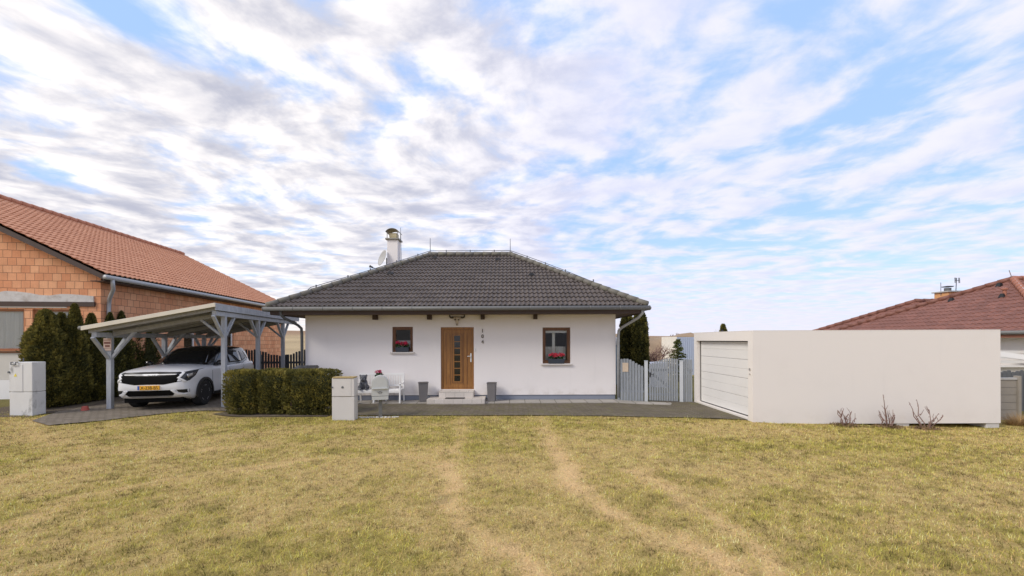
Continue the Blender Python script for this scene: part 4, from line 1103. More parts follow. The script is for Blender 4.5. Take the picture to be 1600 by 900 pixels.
m_=MB(); m_.box(cx_-.39,cx_+.39,cy_-.39,cy_+.39,4.243,4.30); o=m_.build('chimney_slab',M['concrete'],rh,world=True); o.parent=ro
m_=MB(); m_.tube([(cx_,cy_,4.302),(cx_,cy_,4.47)],.13,12); m_.lathe([(.02,4.47+.03),(.20,4.52),(.23,4.55),(.02,4.585)],(cx_,cy_,0),12); o=m_.build('chimney_cowl',M['zinc_dark'],rh,world=True); o.parent=ro
m_=MB(); m_.tube([(cx_-.34,cy_,4.1),(cx_-.34,cy_,4.75)],.012,6); o=m_.build('lightning_rod',M['wire'],rh,world=True); o.parent=ro
q_=at(1583,441,16.45); m_=MB(); m_.tube([q_,at(1577,425,16.3)],.014,6); m_.tube([P(ap)+P((0,0,.14)),P((ax0+.5,ay0+.5,az+.26+.16))],.012,6); o=m_.build('lightning_rod',M['post_grey'],rh,world=True); o.parent=ro
def on_left(u,v):   # point of the left slope z=az+(x-ax0)*S5 on the ray through (u,v)
    a=(u-796)/604; b=-(v-531)/604; Yq=(az-ax0*S5-CAMZ)/(b-a*S5); return at(u,v,Yq)
for u,v in ((1487,473),(1562,450),(1567,467)):
    c=on_left(u,v); m=MB(); m.frus((c.x,c.y),c.z-.02,c.z+.14,(.09,.09),(.04,.05)); o=m.build('vent_tile',M['black'],rh,world=True); o.parent=ro
c=on_left(1570,466); m=MB(); m.tube([c-P((0,0,.1)),c+P((0,0,.28))],.055,10); m.lathe([(.10,.26),(.11,.31),(.03,.35)],tuple(c),12); o=m.build('vent_pipe',M['cap_brown'],rh,world=True); o.parent=ro
an=thing('roof_antenna','thin pole antenna with small yagi heads beside the orange chimney','antenna',(at(1494,472,19.3)[0],19.3,3.3))
t0=at(1493,474,19.3); t1=at(1495,437,19.3)
m_=MB(); m_.tube([t0,t1],.018,6); m_.build('mast',M['wire'],an,world=True)
m_=MB(); c=at(1496,441,19.3)
m_.tube([c+P((-.06,.05,.02)),c+P((.24,.10,.0))],.014,6)
for k in (0,1,4,5):
    p_=c+P((-.06+.06*k,.05+.01*k,.02)); m_.tube([p_+P((-.03,-.02,.13)),p_+P((.03,.02,-.13))],.012,5)
m_.build('yagi',M['wire'],an,world=True)
# pergola beams and wall seen past the garage's right end
pg=thing('pergola','white timber pergola beams under the eave right of the garage','pergola',(15.9,12.6,-.4))
m_=MB(); m_.beam((14.3,12.5,1.66),(18.2,11.4,.98),.10,.16); m_.build('rafter',M['white_paint'],pg,world=True)
for z in (1.12,1.28,1.45):
    m_=MB(); m_.box(14.2,18.5,13.0,13.08,z,z+.09); m_.build('slat',M['white_paint'],pg,world=True)
m_=MB(); m_.box(13.9,19.5,13.1,13.2,.62,.98); m_.build('parapet',M['beige'],pg,world=True)
for x in (14.4,18.6):
    m_=MB(); m_.box(x,x+.1,13.2,13.3,-.4,1.6); m_.build('post',M['white_paint'],pg,world=True)
m_=MB(); m_.box(14.2,18.5,13.0,13.08,.985,1.04); m_.build('rail',M['white_paint'],pg,world=True)
mf=thing('metal_fence','grey corrugated metal fence with scalloped tops behind the concrete panels','fence',(14.8,11.6,-.3))
m_=MB(); 
for k in range(26): picket(m_,12.9+k*.13,.118,-.35,.98+.03*math.sin(k*2.1),11.59,11.61)
m_.build('slat_panel',M['zinc_dark'],mf,world=True)
pf=thing('concrete_fence','brown concrete panel fence section at the far right of the garage','fence',(12.8,10.4,-.32))
m_=MB(); 
for k in range(6): m_.box(12.55,13.62,10.38,10.43,-.36+k*.2,-.36+k*.2+.194)
m_.build('panel',M['panel_conc'],pf,world=True,bevel=.006)
m_=MB(); m_.box(12.55,13.62,10.36,10.45,.842,.90); m_.build('coping',M['concrete'],pf,world=True,bevel=.006)
m_=MB(); m_.box(13.622,13.70,10.34,10.46,-.36,.95); m_.build('post',M['panel_conc'],pf,world=True,bevel=.008)
gt_=thing('metal_gate','pale blue grey sheet metal gate right of the concrete fence','gate',(14.2,10.35,-.3))
m_=MB(); m_.box(13.86,15.0,10.34,10.37,-.15,.95); m_.build('sheet',M['playhouse'],gt_,world=True)
m_=MB()
for x in (13.80,): m_.tube([(x,10.35,-.3),(x,10.35,1.0)],.025,8)
m_.box(13.83,15.0,10.325,10.338,.05,.10); m_.box(13.83,15.0,10.325,10.338,.80,.85); m_.build('frame',M['fence_dark'],gt_,world=True)
dp=MB(); dp.tube([(12.02,10.2,-.02),(12.3,10.02,-.12),(12.42,9.96,-.13)],.055,10); o=dp.build('downpipe_outlet',M['zinc'],smooth=True,loc=(12.2,10.1,-.2)); tag(o,'short grey drain pipe end lying at the right foot of the garage','pipe')

# ------------------------------------------------------------------ dark picket fence behind the carport
bf=thing('picket_fence','dark grey picket fence with a dipped top behind the carport','fence',(-9.4,17.3,-.1))
m_=MB(); k=0; x=-12.4
while x<-6.95:
    u=796+604*x/17.3; v=545+9*math.sin(max(0,min(1,(u-405)/68))*math.pi)**1.0 if u>405 else 545
    picket(m_,x,.085,-.1,CAMZ-(v-531)/604*17.3+.05*math.sin(k*1.7)*.4,17.28,17.302); x+=.125; k+=1
m_.build('slat_panel',M['fence_dark'],bf,world=True)
m_=MB()
for z in (.1,.95):
    m_=MB(); m_.box(-12.4,-6.95,17.304,17.35,z,z+.09); m_.build('rail',M['fence_dark'],bf,world=True)
for x in (-11.2,-10.0,-8.6):
    m_=MB(); m_.box(x-.05,x+.05,17.352,17.45,-.1,1.35); m_.build('post',M['fence_dark'],bf,world=True)

# ------------------------------------------------------------------ car
def paint(name, col, rough=0.22):
    m,t,b=newmat(name); b.inputs['Base Color'].default_value=c4(col); b.inputs['Roughness'].default_value=rough; b.inputs['Coat Weight'].default_value=0.35; b.inputs['Coat Roughness'].default_value=0.08
    tc=t.nodes.new('ShaderNodeTexCoord'); n=noise(t,tc.outputs['Object'],6,5,0.6); t.links.new(ramp(t,n,.3,.7,rough-.02,rough+.04),b.inputs['Roughness']); return m
M['car_white']=paint('white_car_paint',(0.72,0.73,0.75)); M['car_black']=paint('black_car_paint',(0.008,0.008,0.009),.15)
M['car_glass']=mat('dark_car_glass',(0.012,0.013,0.014),0.06,0.05,spec=0.6); M['chrome']=mat('satin_chrome',(0.62,0.62,0.63),0.25,0.05,metal=0.9)
M['lamp']=mat('headlamp_lens',(0.035,0.037,0.042),0.15,0.3,9,spec=0.5); M['tyre']=mat('tyre_rubber',(0.012,0.012,0.013),0.85,0.2); M['rim']=mat('black_alloy',(0.05,0.05,0.053),0.3,0.2,metal=0.3)
M['grille']=mat('grille_mesh',(0.006,0.006,0.006),0.8,0.3,20,spec=0.08); M['plate_yellow']=mat('plate_yellow',(0.80,0.40,0.02),0.45,0.05); M['plate_blue']=mat('plate_blue',(0.02,0.10,0.42),0.45); M['ink']=mat('black_print',(0.012,0.012,0.012),0.5)
M['skid']=mat('skid_silver',(0.33,0.33,0.33),0.4,0.1,metal=0.6)
CH=R(11.5)
ax=Vector((-9.93,11.34,0)); cdir=Vector((-math.sin(CH),math.cos(CH),0)); ccen=ax+cdir*1.345
cz=.072
car=thing('parked_car','white compact suv with black roof and yellow number plate under the carport','car',(ccen.x,ccen.y,cz),CH)
car.scale=(.945,1,1.03)
YO=-2.255   # local y of the front end
ST=[(0.00,.60,.36,.975,.03),(.035,.76,.34,1.0,.035),(.12,.86,.31,1.02,.04),(.30,.908,.26,1.045,.06),(.60,.925,.20,1.07,.08),(.91,.932,.19,1.095,.09),(1.22,.932,.19,1.11,.10),(1.6,.925,.19,1.11,.02),
    (2.2,.922,.19,1.105,0),(2.9,.925,.19,1.11,0),(3.4,.932,.19,1.10,0),(3.8,.93,.2,1.12,0),(4.15,.905,.22,1.13,0),(4.36,.85,.26,1.10,0),(4.47,.76,.32,1.05,0),(4.515,.60,.38,.98,0)]
SH=[.14,.11,.06,.03,.0,.0,.015,.045,.085,.10,.09,.085]
def section(y,w,zb,zt,cr):
    h=zt-zb; fo=max(0,1-y/.5); re=max(0,1-(4.515-y)/.5)
    k=[(0,zb),(.8,zb),(.95,zb+.05),(.985,zb+.15),(1.0,zb+h*.38),(.978,zb+h*.55),(1.0,zb+h*.80),(.985,zt-.06),(.94,zt-.008),(.84,zt+.35*cr),(.5,zt+.85*cr),(0,zt+cr)]
    return [(w*a, y+SH[i]*fo*1.0-(SH[i]*.8)*re, z) for i,(a,z) in enumerate(k)]
K=12; V=[]; Fc=[]
for s_ in ST:
    h=section(*s_)
    V += [(x,y+YO,z) for x,y,z in h] + [(-x,y+YO,z) for x,y,z in h[1:-1]]
RN=2*K-2
def idx(i,k,side): return i*RN+(k if (side>0 or k in (0,K-1)) else K-1+k)
for i in range(len(ST)-1):
    for k in range(K-1):
        Fc.append((idx(i,k,1),idx(i+1,k,1),idx(i+1,k+1,1),idx(i,k+1,1))); Fc.append((idx(i,k,-1),idx(i,k+1,-1),idx(i+1,k+1,-1),idx(i+1,k,-1)))
for i,fl_ in ((0,0),(len(ST)-1,1)):
    for k in range(K-1):
        q=(idx(i,k,-1),idx(i,k,1),idx(i,k+1,1),idx(i,k+1,-1))
        q=tuple(dict.fromkeys(q)); Fc.append(q if not fl_ else q[::-1])
def evalmesh(me,mods):
    o=bpy.data.objects.new('t',me); COL.objects.link(o)
    for f in mods: f(o)
    dg=bpy.context.evaluated_depsgraph_get(); r=bpy.data.meshes.new_from_object(o.evaluated_get(dg)); bpy.data.objects.remove(o); return r
def subs(n): 
    def f(o): m=o.modifiers.new('s','SUBSURF'); m.levels=n; m.render_levels=n
    return f
me=bpy.data.meshes.new('b'); me.from_pydata(V,[],Fc); bm=bmesh.new(); bm.from_mesh(me); bmesh.ops.recalc_face_normals(bm,faces=bm.faces[:]); bm.to_mesh(me); bm.free()
bodyme=evalmesh(me,[subs(2)])
AX=(.91+YO,3.59+YO)
cut=MB()
for y in AX:
    for s in (-1,1): cut.lathe([(.385,-.18),(.385,.18)],(s*.86,y,.365),36,'x')
cme=bpy.data.meshes.new('c'); cme.from_pydata(cut.v,[],cut.f); bm=bmesh.new(); bm.from_mesh(cme); bmesh.ops.recalc_face_normals(bm,faces=bm.faces[:]); bm.to_mesh(cme); bm.free()
co_=bpy.data.objects.new('c',cme); COL.objects.link(co_)
def boolf(o): m=o.modifiers.new('b','BOOLEAN'); m.object=co_; m.operation='DIFFERENCE'; m.solver='EXACT'
cutme=evalmesh(bodyme.copy(),[boolf]); bpy.data.objects.remove(co_)
cutme.materials.clear(); cutme.materials.append(M['car_white']); cutme.name='body'
cutme.polygons.foreach_set('use_smooth',[True]*len(cutme.polygons)); cutme.set_sharp_from_angle(angle=R(38))
link(cutme,'body',car)
def bvh_of(me): return BVHTree.FromPolygons([v.co for v in me.vertices],[tuple(p.vertices) for p in me.polygons])
bv=bvh_of(bodyme)
# cabin
BELT=[(0,1.00),(.45,1.04),(.77,1.20),(.872,1.7),(.885,2.4),(.88,3.1),(.87,3.7),(.80,4.2),(.42,4.38),(0,4.40)]
ROOF=[(0,1.95),(.36,1.97),(.56,2.04),(.63,2.35),(.645,2.75),(.64,3.2),(.62,3.7),(.57,4.1),(.33,4.24),(0,4.26)]
zb_=[1.19,1.17,1.11,1.08,1.08,1.09,1.10,1.10,1.09,1.09]; zr_=[1.63,1.62,1.605,1.635,1.65,1.65,1.63,1.60,1.60,1.60]
rings=[]
for t,bul in ((-.12,0),(0,0),(.5,.035),(.92,.02),(1,0)):
    rings.append([((b[0]+(r[0]-b[0])*t)+(bul if b[0]>.5 else bul*b[0]), b[1]+(r[1]-b[1])*t - (bul*.6 if i<3 else (-bul*.4 if i>6 else 0)), zb_[i]+(zr_[i]-zb_[i])*t) for i,(b,r) in enumerate(zip(BELT,ROOF))])
cx0=3.0
rings.append([(r[0]*.55,cx0+(r[1]-cx0)*.72,1.675) for r in ROOF]); rings.append([(r[0]*.02,cx0+(r[1]-cx0)*.45,1.69) for r in ROOF])
V=[];Fc=[];NP=len(BELT);RR=2*NP-2
for rg in rings: V+=[(x,y+YO,z) for x,y,z in rg]+[(-x,y+YO,z) for x,y,z in rg[1:-1]]
def ring_order(i): return [i*RR+k for k in range(NP)]+[i*RR+NP-1+k for k in range(NP-2,0,-1)]
for i in range(len(rings)-1):
    a=ring_order(i); b=ring_order(i+1)
    for k in range(RR): Fc.append((a[k],a[(k+1)%RR],b[(k+1)%RR],b[k]))
Fc.append(tuple(ring_order(len(rings)-1)))
me=bpy.data.meshes.new('b'); me.from_pydata(V,[],Fc); bm=bmesh.new(); bm.from_mesh(me); bmesh.ops.recalc_face_normals(bm,faces=bm.faces[:]); bm.to_mesh(me); bm.free()
cabme=evalmesh(me,[subs(2)]); cabme.materials.clear(); cabme.materials.append(M['car_black']); cabme.polygons.foreach_set('use_smooth',[True]*len(cabme.polygons)); cabme.name='roof'
link(cabme,'roof',car); cv_=bvh_of(cabme)
def patch(name,bvh,poly,origin,e1,e2,d,off,m,par=car,n=8,th=.012):
    "thin panel that hugs the body: polygon in the (e1,e2) plane thrown along d onto the surface"
    from mathutils.geometry import tessellate_polygon
    tris=tessellate_polygon([[Vector((a,b,0)) for a,b in poly]]); d=Vector(d).normalized(); e1=Vector(e1); e2=Vector(e2); origin=Vector(origin)
    bm=bmesh.new(); fl={}
    for tr in tris:
        A,B,C=[Vector((*poly[i],0)) if isinstance(i,int) else i for i in tr]; g={}
        for i in range(n+1):
            for j in range(n+1-i):
                q=A+(B-A)*(i/n)+(C-A)*(j/n); key=(round(q.x,5),round(q.y,5))
                if key not in fl:
                    o=origin+e1*q.x+e2*q.y; h=bvh.ray_cast(o,d)
                    p=h[0]-d*off if h[0] is not None else o+d*last
                    if h[0] is not None: last=(h[0]-o).length
                    fl[key]=bm.verts.new(p)
                g[i,j]=fl[key]
        for i in range(n):
            for j in range(n-i):
                for f in ([(i,j),(i+1,j),(i,j+1)], [(i+1,j),(i+1,j+1),(i,j+1)] if j<n-i-1 else None):
                    if f and len({g[k] for k in f})==3:
                        try: bm.faces.new([g[k] for k in f])
                        except ValueError: pass
    bmesh.ops.recalc_face_normals(bm,faces=bm.faces[:])
    s=sum((f.normal.dot(d))*f.calc_area() for f in bm.faces)
    if s>0: bmesh.ops.reverse_faces(bm,faces=bm.faces[:])
    me=bpy.data.meshes.new(name); bm.to_mesh(me); bm.free(); me.materials.append(m)
    me.polygons.foreach_set('use_smooth',[True]*len(me.polygons))
    o=link(me,name,par); so=o.modifiers.new('thick','SOLIDIFY'); so.thickness=th; so.offset=-1; return o
FO=(0,YO-3,0); FX=(1,0,0); FZ=(0,0,1); FD=(0,1,0)
mir=lambda poly:[(-a,b) for a,b in poly]
def sym(half): return half+[(-a,b) for a,b in half[::-1]]
patch('grille',bv,sym([(0,.70),(.36,.695),(.50,.72),(.78,.775),(.835,.85),(.68,.955),(.0,.935)]),FO,FX,FZ,FD,.006,M['grille'],n=12)
patch('grille_strip',bv,sym([(0,.915),(.30,.918),(.70,.94),(.745,.985),(.72,1.014),(.2,1.03),(0,1.03)]),FO,FX,FZ,FD,.006,M['black'],n=12)
patch('chrome_strip',bv,sym([(0,.938),(.16,.938),(.20,.946),(.64,.952),(.65,.968),(.22,.964),(.17,.976),(0,.976)]),FO,FX,FZ,FD,.020,M['white_metal'],n=12)
patch('lower_intake',bv,sym([(0,.40),(.56,.40),(.66,.515),(.55,.545),(0,.535)]),FO,FX,FZ,FD,.005,M['grille'],n=10)
for s in (1,-1):
    f=(lambda p:p) if s>0 else mir
    patch('fog_recess',bv,f([(.66,.55),(.70,.48),(.80,.45),(.88,.46),(.885,.55)]),FO,FX,FZ,FD,.005,M['black'],n=8)
    patch('bumper_blade',bv,f([(.52,.54),(.60,.545),(.70,.455),(.86,.43),(.86,.40),(.66,.395)]),FO,FX,FZ,FD,.022,M['car_white'],n=8)
    d=Vector((-s*.62,.78,0)).normalized(); e1=Vector((.78,s*.62,0))
    oc=Vector((s*.80,YO+.2,0))-d*2
    hl=patch('headlight',bv,f([(-.17,.865),(-.03,1.0),(.36,1.035),(.26,.90),(.10,.785),(-.02,.755)]),oc,e1,FZ,d,.007,M['lamp'],n=9)
    patch('lamp_strip',bv,f([(-.205,.865),(-.045,1.01),(-.005,1.005),(-.135,.865),(.02,.77),(-.03,.735)]),oc,e1,FZ,d,.014,M['white_metal'],par=hl,n=6)
    patch('lamp_lens',bv,f([(.02,.95),(.19,.975),(.17,.90),(.05,.85)]),oc,e1,FZ,d,.013,M['chrome'],par=hl,n=5)
    patch('lamp_brow',bv,f([(-.04,1.015),(.30,1.05),(.56,1.065),(.34,1.035),(.0,1.0)]),oc,e1,FZ,d,.012,M['black'],par=hl,n=6)
    sd=(-s,0,0); so_=(s*3,0,0); sy=(0,1,0)
    Y_=lambda pts:[(y+YO,z) for y,z in pts]
    patch('side_window',cv_,Y_([(1.62,1.15),(2.30,1.14),(2.34,1.53),(2.22,1.535)]),so_,sy,FZ,sd,.006,M['car_glass'],n=8)
    patch('side_window',cv_,Y_([(2.42,1.14),(3.28,1.15),(3.32,1.51),(2.46,1.54)]),so_,sy,FZ,sd,.006,M['car_glass'],n=8)
    patch('quarter_window',cv_,Y_([(3.36,1.16),(3.80,1.27),(3.62,1.46),(3.38,1.49)]),so_,sy,FZ,sd,.006,M['car_glass'],n=8)
    patch('rear_pillar',cv_,Y_([(3.30,1.085),(3.95,1.04),(4.24,1.10),(4.16,1.42),(4.06,1.52),(3.72,1.475),(3.90,1.22)]),so_,sy,FZ,sd,.010,M['car_white'],n=8)
    patch('sill_cladding',bv,Y_([(1.34,.20),(3.16,.20),(3.16,.335),(1.34,.335)]),so_,sy,FZ,sd,.012,M['black'],n=8)
    for y0,y1 in ((1.40,2.38),(2.40,3.36)):
        for yy in (y1,): patch('door_gap',bv,Y_([(yy,.34),(yy+.010,.34),(yy+.010,1.03),(yy,1.03)]),so_,sy,FZ,sd,.003,M['void'],n=8,th=.006)
    patch('door_gap',bv,Y_([(1.36,.34),(1.372,.34),(1.33,.98),(1.318,.98)]),so_,sy,FZ,sd,.003,M['void'],n=8,th=.006)
    for y in (2.18,3.12): patch('door_handle',bv,Y_([(y,.885),(y+.20,.90),(y+.20,.925),(y,.91)]),so_,sy,FZ,sd,.022,M['chrome'],n=4)
    patch('tail_light',bv,Y_([(4.16,.98),(4.40,.96),(4.38,1.03),(4.2,1.05)]),so_,sy,FZ,sd,.010,mat('tail_lamp_red',(.25,.01,.01),.2),n=5)
    m_=MB(); m_.ball((s*1.02,YO+1.58,1.19),(.115,.085,.075),12,8); m_.beam((s*.86,YO+1.56,1.12),(s*.98,YO+1.58,1.15),.06,.04); m_.build('door_mirror',M['car_black'],car,smooth=True,uv=False)
    for y in AX:
        m_=MB(); n=28; vs=[]
        for i in range(n+1):
            t=math.pi*(-.06+1.12*i/n)
            for rr,xx in ((.375,.925),(.445,.925),(.445,.955),(.375,.960)): vs.append((s*xx,y-rr*math.cos(t),.365+rr*math.sin(t)))
        fs=[(4*i+k,4*i+(k+1)%4,4*i+4+(k+1)%4,4*i+4+k) for i in range(n) for k in range(4)]
        m_.add(vs,fs); m_.build('wheel_arch',M['black'],car,smooth=False,uv=False)
        wl_=MB(); wl_.lathe([(.24,-.11),(.335,-.115),(.36,-.095),(.365,0),(.36,.095),(.335,.115),(.245,.11)],(s*.83,y,.365),36,'x')
        wh=wl_.build('wheel',M['tyre'],car,smooth=False,uv=False,auto=30)
        m_=MB(); m_.lathe([(.20,-.10),(.247,-.10),(.247,.095),(.235,.112),(.215,.10),(.205,.0)] if s>0 else [(.205,0),(.215,-.10),(.235,-.112),(.247,-.095),(.247,.10),(.20,.10)],(s*.83,y,.365),36,'x'); m_.lathe([(.21,-.02),(.21,-.01)],(s*.83,y,.365),24,'x')
        o=m_.build('rim',M['rim'],car,uv=False,auto=30); o.parent=wh
        m_=MB(); 
        for k in range(5):
            for dt in (-.13,.13):
                t=2*math.pi*k/5+.3; a=Vector((s*(.83+.075),y+.03*math.cos(t),.365+.03*math.sin(t))); b=Vector((s*(.83+.098),y+.225*math.cos(t+dt),.365+.225*math.sin(t+dt))); m_.beam(a,b,.035,.03,up=(1,0,0))
        m_.lathe([(.06,.06),(.06,.095),(.03,.105)] if s>0 else [(.03,-.105),(.06,-.095),(.06,-.06)],(s*.83,y,.365),14,'x')
        o=m_.build('spoke',M['chrome'] if False else mat('spoke_grey',(.30,.30,.31),.35,metal=.3) if 'spk' not in M else M['spk'],car,uv=False); M['spk']=o.data.materials[0]; o.parent=wh
patch('windscreen',cv_,sym([(0,1.215),(.72,1.18),(.53,1.58),(0,1.605)]),(0,YO-1,0),FX,FZ,FD,.005,M['car_glass'],n=12)
patch('skid_plate',bv,sym([(0,.368),(.50,.368),(.56,.392),(0,.392)]),FO,FX,FZ,FD,.012,M['skid'],n=8)
m_=MB(); m_.box(-.74,.74,YO+.19,YO+.5,.21,.385); m_.build('under_tray',M['grille'],car,bevel=.02,uv=False)
h=bv.ray_cast(Vector((0,YO-3,.60)),Vector((0,1,0))); py=h[0].y-.03
m_=MB(); m_.box(-.262,.262,py-.006,py+.05,.565,.675); pl=m_.build('number_plate',M['plate_yellow'],car,bevel=.004)
m_=MB(); m_.box(-.262,-.215,py-.0085,py-.0062,.567,.673); o=m_.build('country_band',M['plate_blue'],car); o.parent=pl
tm=text_mesh('X-238-BS',.118,.0012); 
xs_=[v.co.x for v in tm.vertices]; w_=max(xs_)-min(xs_); k_=.425/w_
tm.transform(Matrix.Translation((.024,py-.0085,.581))@Matrix.Rotation(R(90),4,'X')@Matrix.Scale(k_,4,(1,0,0))); tm.materials.append(M['ink']); tm.name='plate_text'
o=link(tm,'plate_text',car); o.parent=pl

# ------------------------------------------------------------------ foliage
def foliage_arrays(pts, nrm, size, cols, rs, up=0.7, wfac=.42):
    "one small two-triangle spray per point, pointing outward and up"
    n=len(pts); d=nrm+rs.normal(0,.45,(n,3)); d[:,2]+=up; d/=np.linalg.norm(d,axis=1,keepdims=True)
    s=np.cross(d,rs.normal(0,1,(n,3))); s/=np.linalg.norm(s,axis=1,keepdims=True)+1e-9
    L=size*(.6+.8*rs.random((n,1))); W=L*wfac
    a=pts-d*L*.35; m=pts+d*L*.15; t=pts+d*L*.65
    bend=np.cross(s,d)*L*.12*rs.normal(0,1,(n,1))
    V=np.stack([a,m+s*W/2+bend,t,m-s*W/2+bend],1).reshape(-1,3)
    F=np.arange(4*n).reshape(-1,4)
    return V,F,np.repeat(cols,4,0)
GREENS=np.array([[.06,.063,.02],[.14,.13,.034],[.25,.215,.05],[.36,.295,.075],[.42,.28,.095]])
def evergreen_colors(n, rs, tone, clump):
    w=np.clip(tone+4.0*(clump-.5)+.8*rs.normal(0,.5,n),0,3.99); i=w.astype(int); f=(w-i)[:,None]
    return (GREENS[i]*(1-f)+GREENS[np.minimum(i+1,4)]*f)*(.75+.5*rs.random((n,1)))
def thuja(name,label,cat,loc,h,r,n,shape='cone',tone=1.0,seed=0,group=None,size=.075,lump=.22,squash=1.0,blunt=.5):
    "evergreen with a leaning, lumpy outline; crown of many sprays over a dark core, short trunk"
    rs=np.random.default_rng(seed+100)
    root=thing(name,label,cat,loc,0,group)
    def rad(t,a):
        if shape=='cone': b=np.where(t<.12,.72+2.3*t,1.0)*np.power(np.clip(1-t,0,1),blunt)*1.0
        else: b=np.where(t<.1,.85+1.5*t,1.0)*np.power(np.clip(1-t**5,0,1),.5)
        l=1+lump*(2*fbm(a*1.9+seed*3.1,t*h*1.7+seed,seed,3)-1)+lump*.6*(2*vnoise(np.cos(a)*3+9+seed,t*h*4,seed+3)-1)
        return r*b*l
    t=rs.random(n)**.95; a=rs.random(n)*2*math.pi
    dep=1-.22*rs.random(n)**2.6+.07*rs.standard_normal(n)*(rs.random(n)<.3)
    rr=rad(t,a)*dep
    pts=np.stack([rr*np.cos(a),rr*np.sin(a)*squash,.04+t*(h-.05)],1)
    nr=np.stack([np.cos(a),np.sin(a),.25+0*a],1)
    clump=fbm(a*3.5+seed,t*h*5,seed+7,3)
    V,F,C=foliage_arrays(pts,nr,size,evergreen_colors(n,rs,tone,clump),rs)
    # closed dark core against see-through, inner shade put into its colour
    cn,tn=22,14; tt=np.linspace(0,.97,tn); aa=np.linspace(0,2*math.pi,cn,endpoint=False); A,T=np.meshgrid(aa,tt); q=rad(T.ravel(),A.ravel())*.80
    cv=np.stack([q*np.cos(A.ravel()),q*np.sin(A.ravel())*squash,.06+T.ravel()*(h-.1)],1)
    ii=(np.arange(tn-1)[:,None]*cn+np.arange(cn)[None]).ravel(); jj=(np.arange(tn-1)[:,None]*cn+(np.arange(cn)[None]+1)%cn).ravel()
    cf=np.stack([ii,jj,jj+cn,ii+cn],1)+len(V)
    cc=GREENS[0][None]*(.7+.6*rs.random((len(cv),1)))
    me=np_mesh('crown',np.concatenate([V,cv]),np.concatenate([F,cf]),np.concatenate([C,cc]),[M['leaf']])
    link(me,'crown',root)
    m=MB(); m.tube([(0,0,-.1),(0.01,0,h*.3),(0,.01,h*.8)],[.05*r+.02,.04*r+.015,.008],7); m.build('trunk',M['bark'],root)
    return root
def L3(u,v,Yq): p=at(u,v,Yq); return (p.x,p.y,g1(p.x,p.y))
# group of tall thujas at the left boundary
def tall(u,vtop,Yq,wpx,lab,n,seed,blunt=.45,tone=1.0,**k):
    l=L3(u,600,Yq); h=CAMZ-(vtop-531)/604*Yq-l[2]; return thuja('thuja_tree',lab,'conifer',l,h,wpx/604*Yq/2,n,'cone',tone,seed,'tall thujas beside the carport',blunt=blunt,**k)
tall(72,481,10.95,68,'broadest tall thuja in front of the brick house window, behind the stained concrete pillar',17000,1,.50,1.35,lump=.30)
tall(117,472,11.5,42,'slim tall thuja, the highest of the row, right of the broadest one',11000,2,.62,1.1,lump=.28)
tall(143,487,12.1,38,'slim dark thuja between the highest thuja and the carport corner',9500,3,.60,.75,lump=.28)
tall(96,486,11.35,42,'thuja squeezed between the broadest thuja and the highest one',9000,4,.55,1.2,lump=.28)
for k,(u,v,lab) in enumerate(((172,488,'thuja whose tip shows over the carport roof below the brick house downpipe'),(190,486,'pointed thuja tip over the carport roof, second from the downpipe'),(206,491,'thuja tip over the carport roof, third from the downpipe'),(222,494,'broad thuja tip over the carport roof, furthest from the downpipe'))):
    tall(u,v-2,12.9+.78*k,46,lab,7000,10+k,.75,.7,lump=.28)
thuja('thuja_tree','dark thuja standing under the carport roof line behind the white car bonnet','conifer',L3(240,600,16.2),2.5,.62,5000,'cone',.5,15,'tall thujas beside the carport')
thuja('thuja_tree','dark thuja filling the gap behind the bonnet, left of the middle carport post','conifer',L3(226,600,15.0),2.75,.60,6000,'cone',.5,16,'tall thujas beside the carport')
thuja('thuja_tree','last low thuja of the boundary row, behind the car windscreen','conifer',L3(262,600,17.3),2.1,.60,4500,'cone',.5,17,'tall thujas beside the carport')
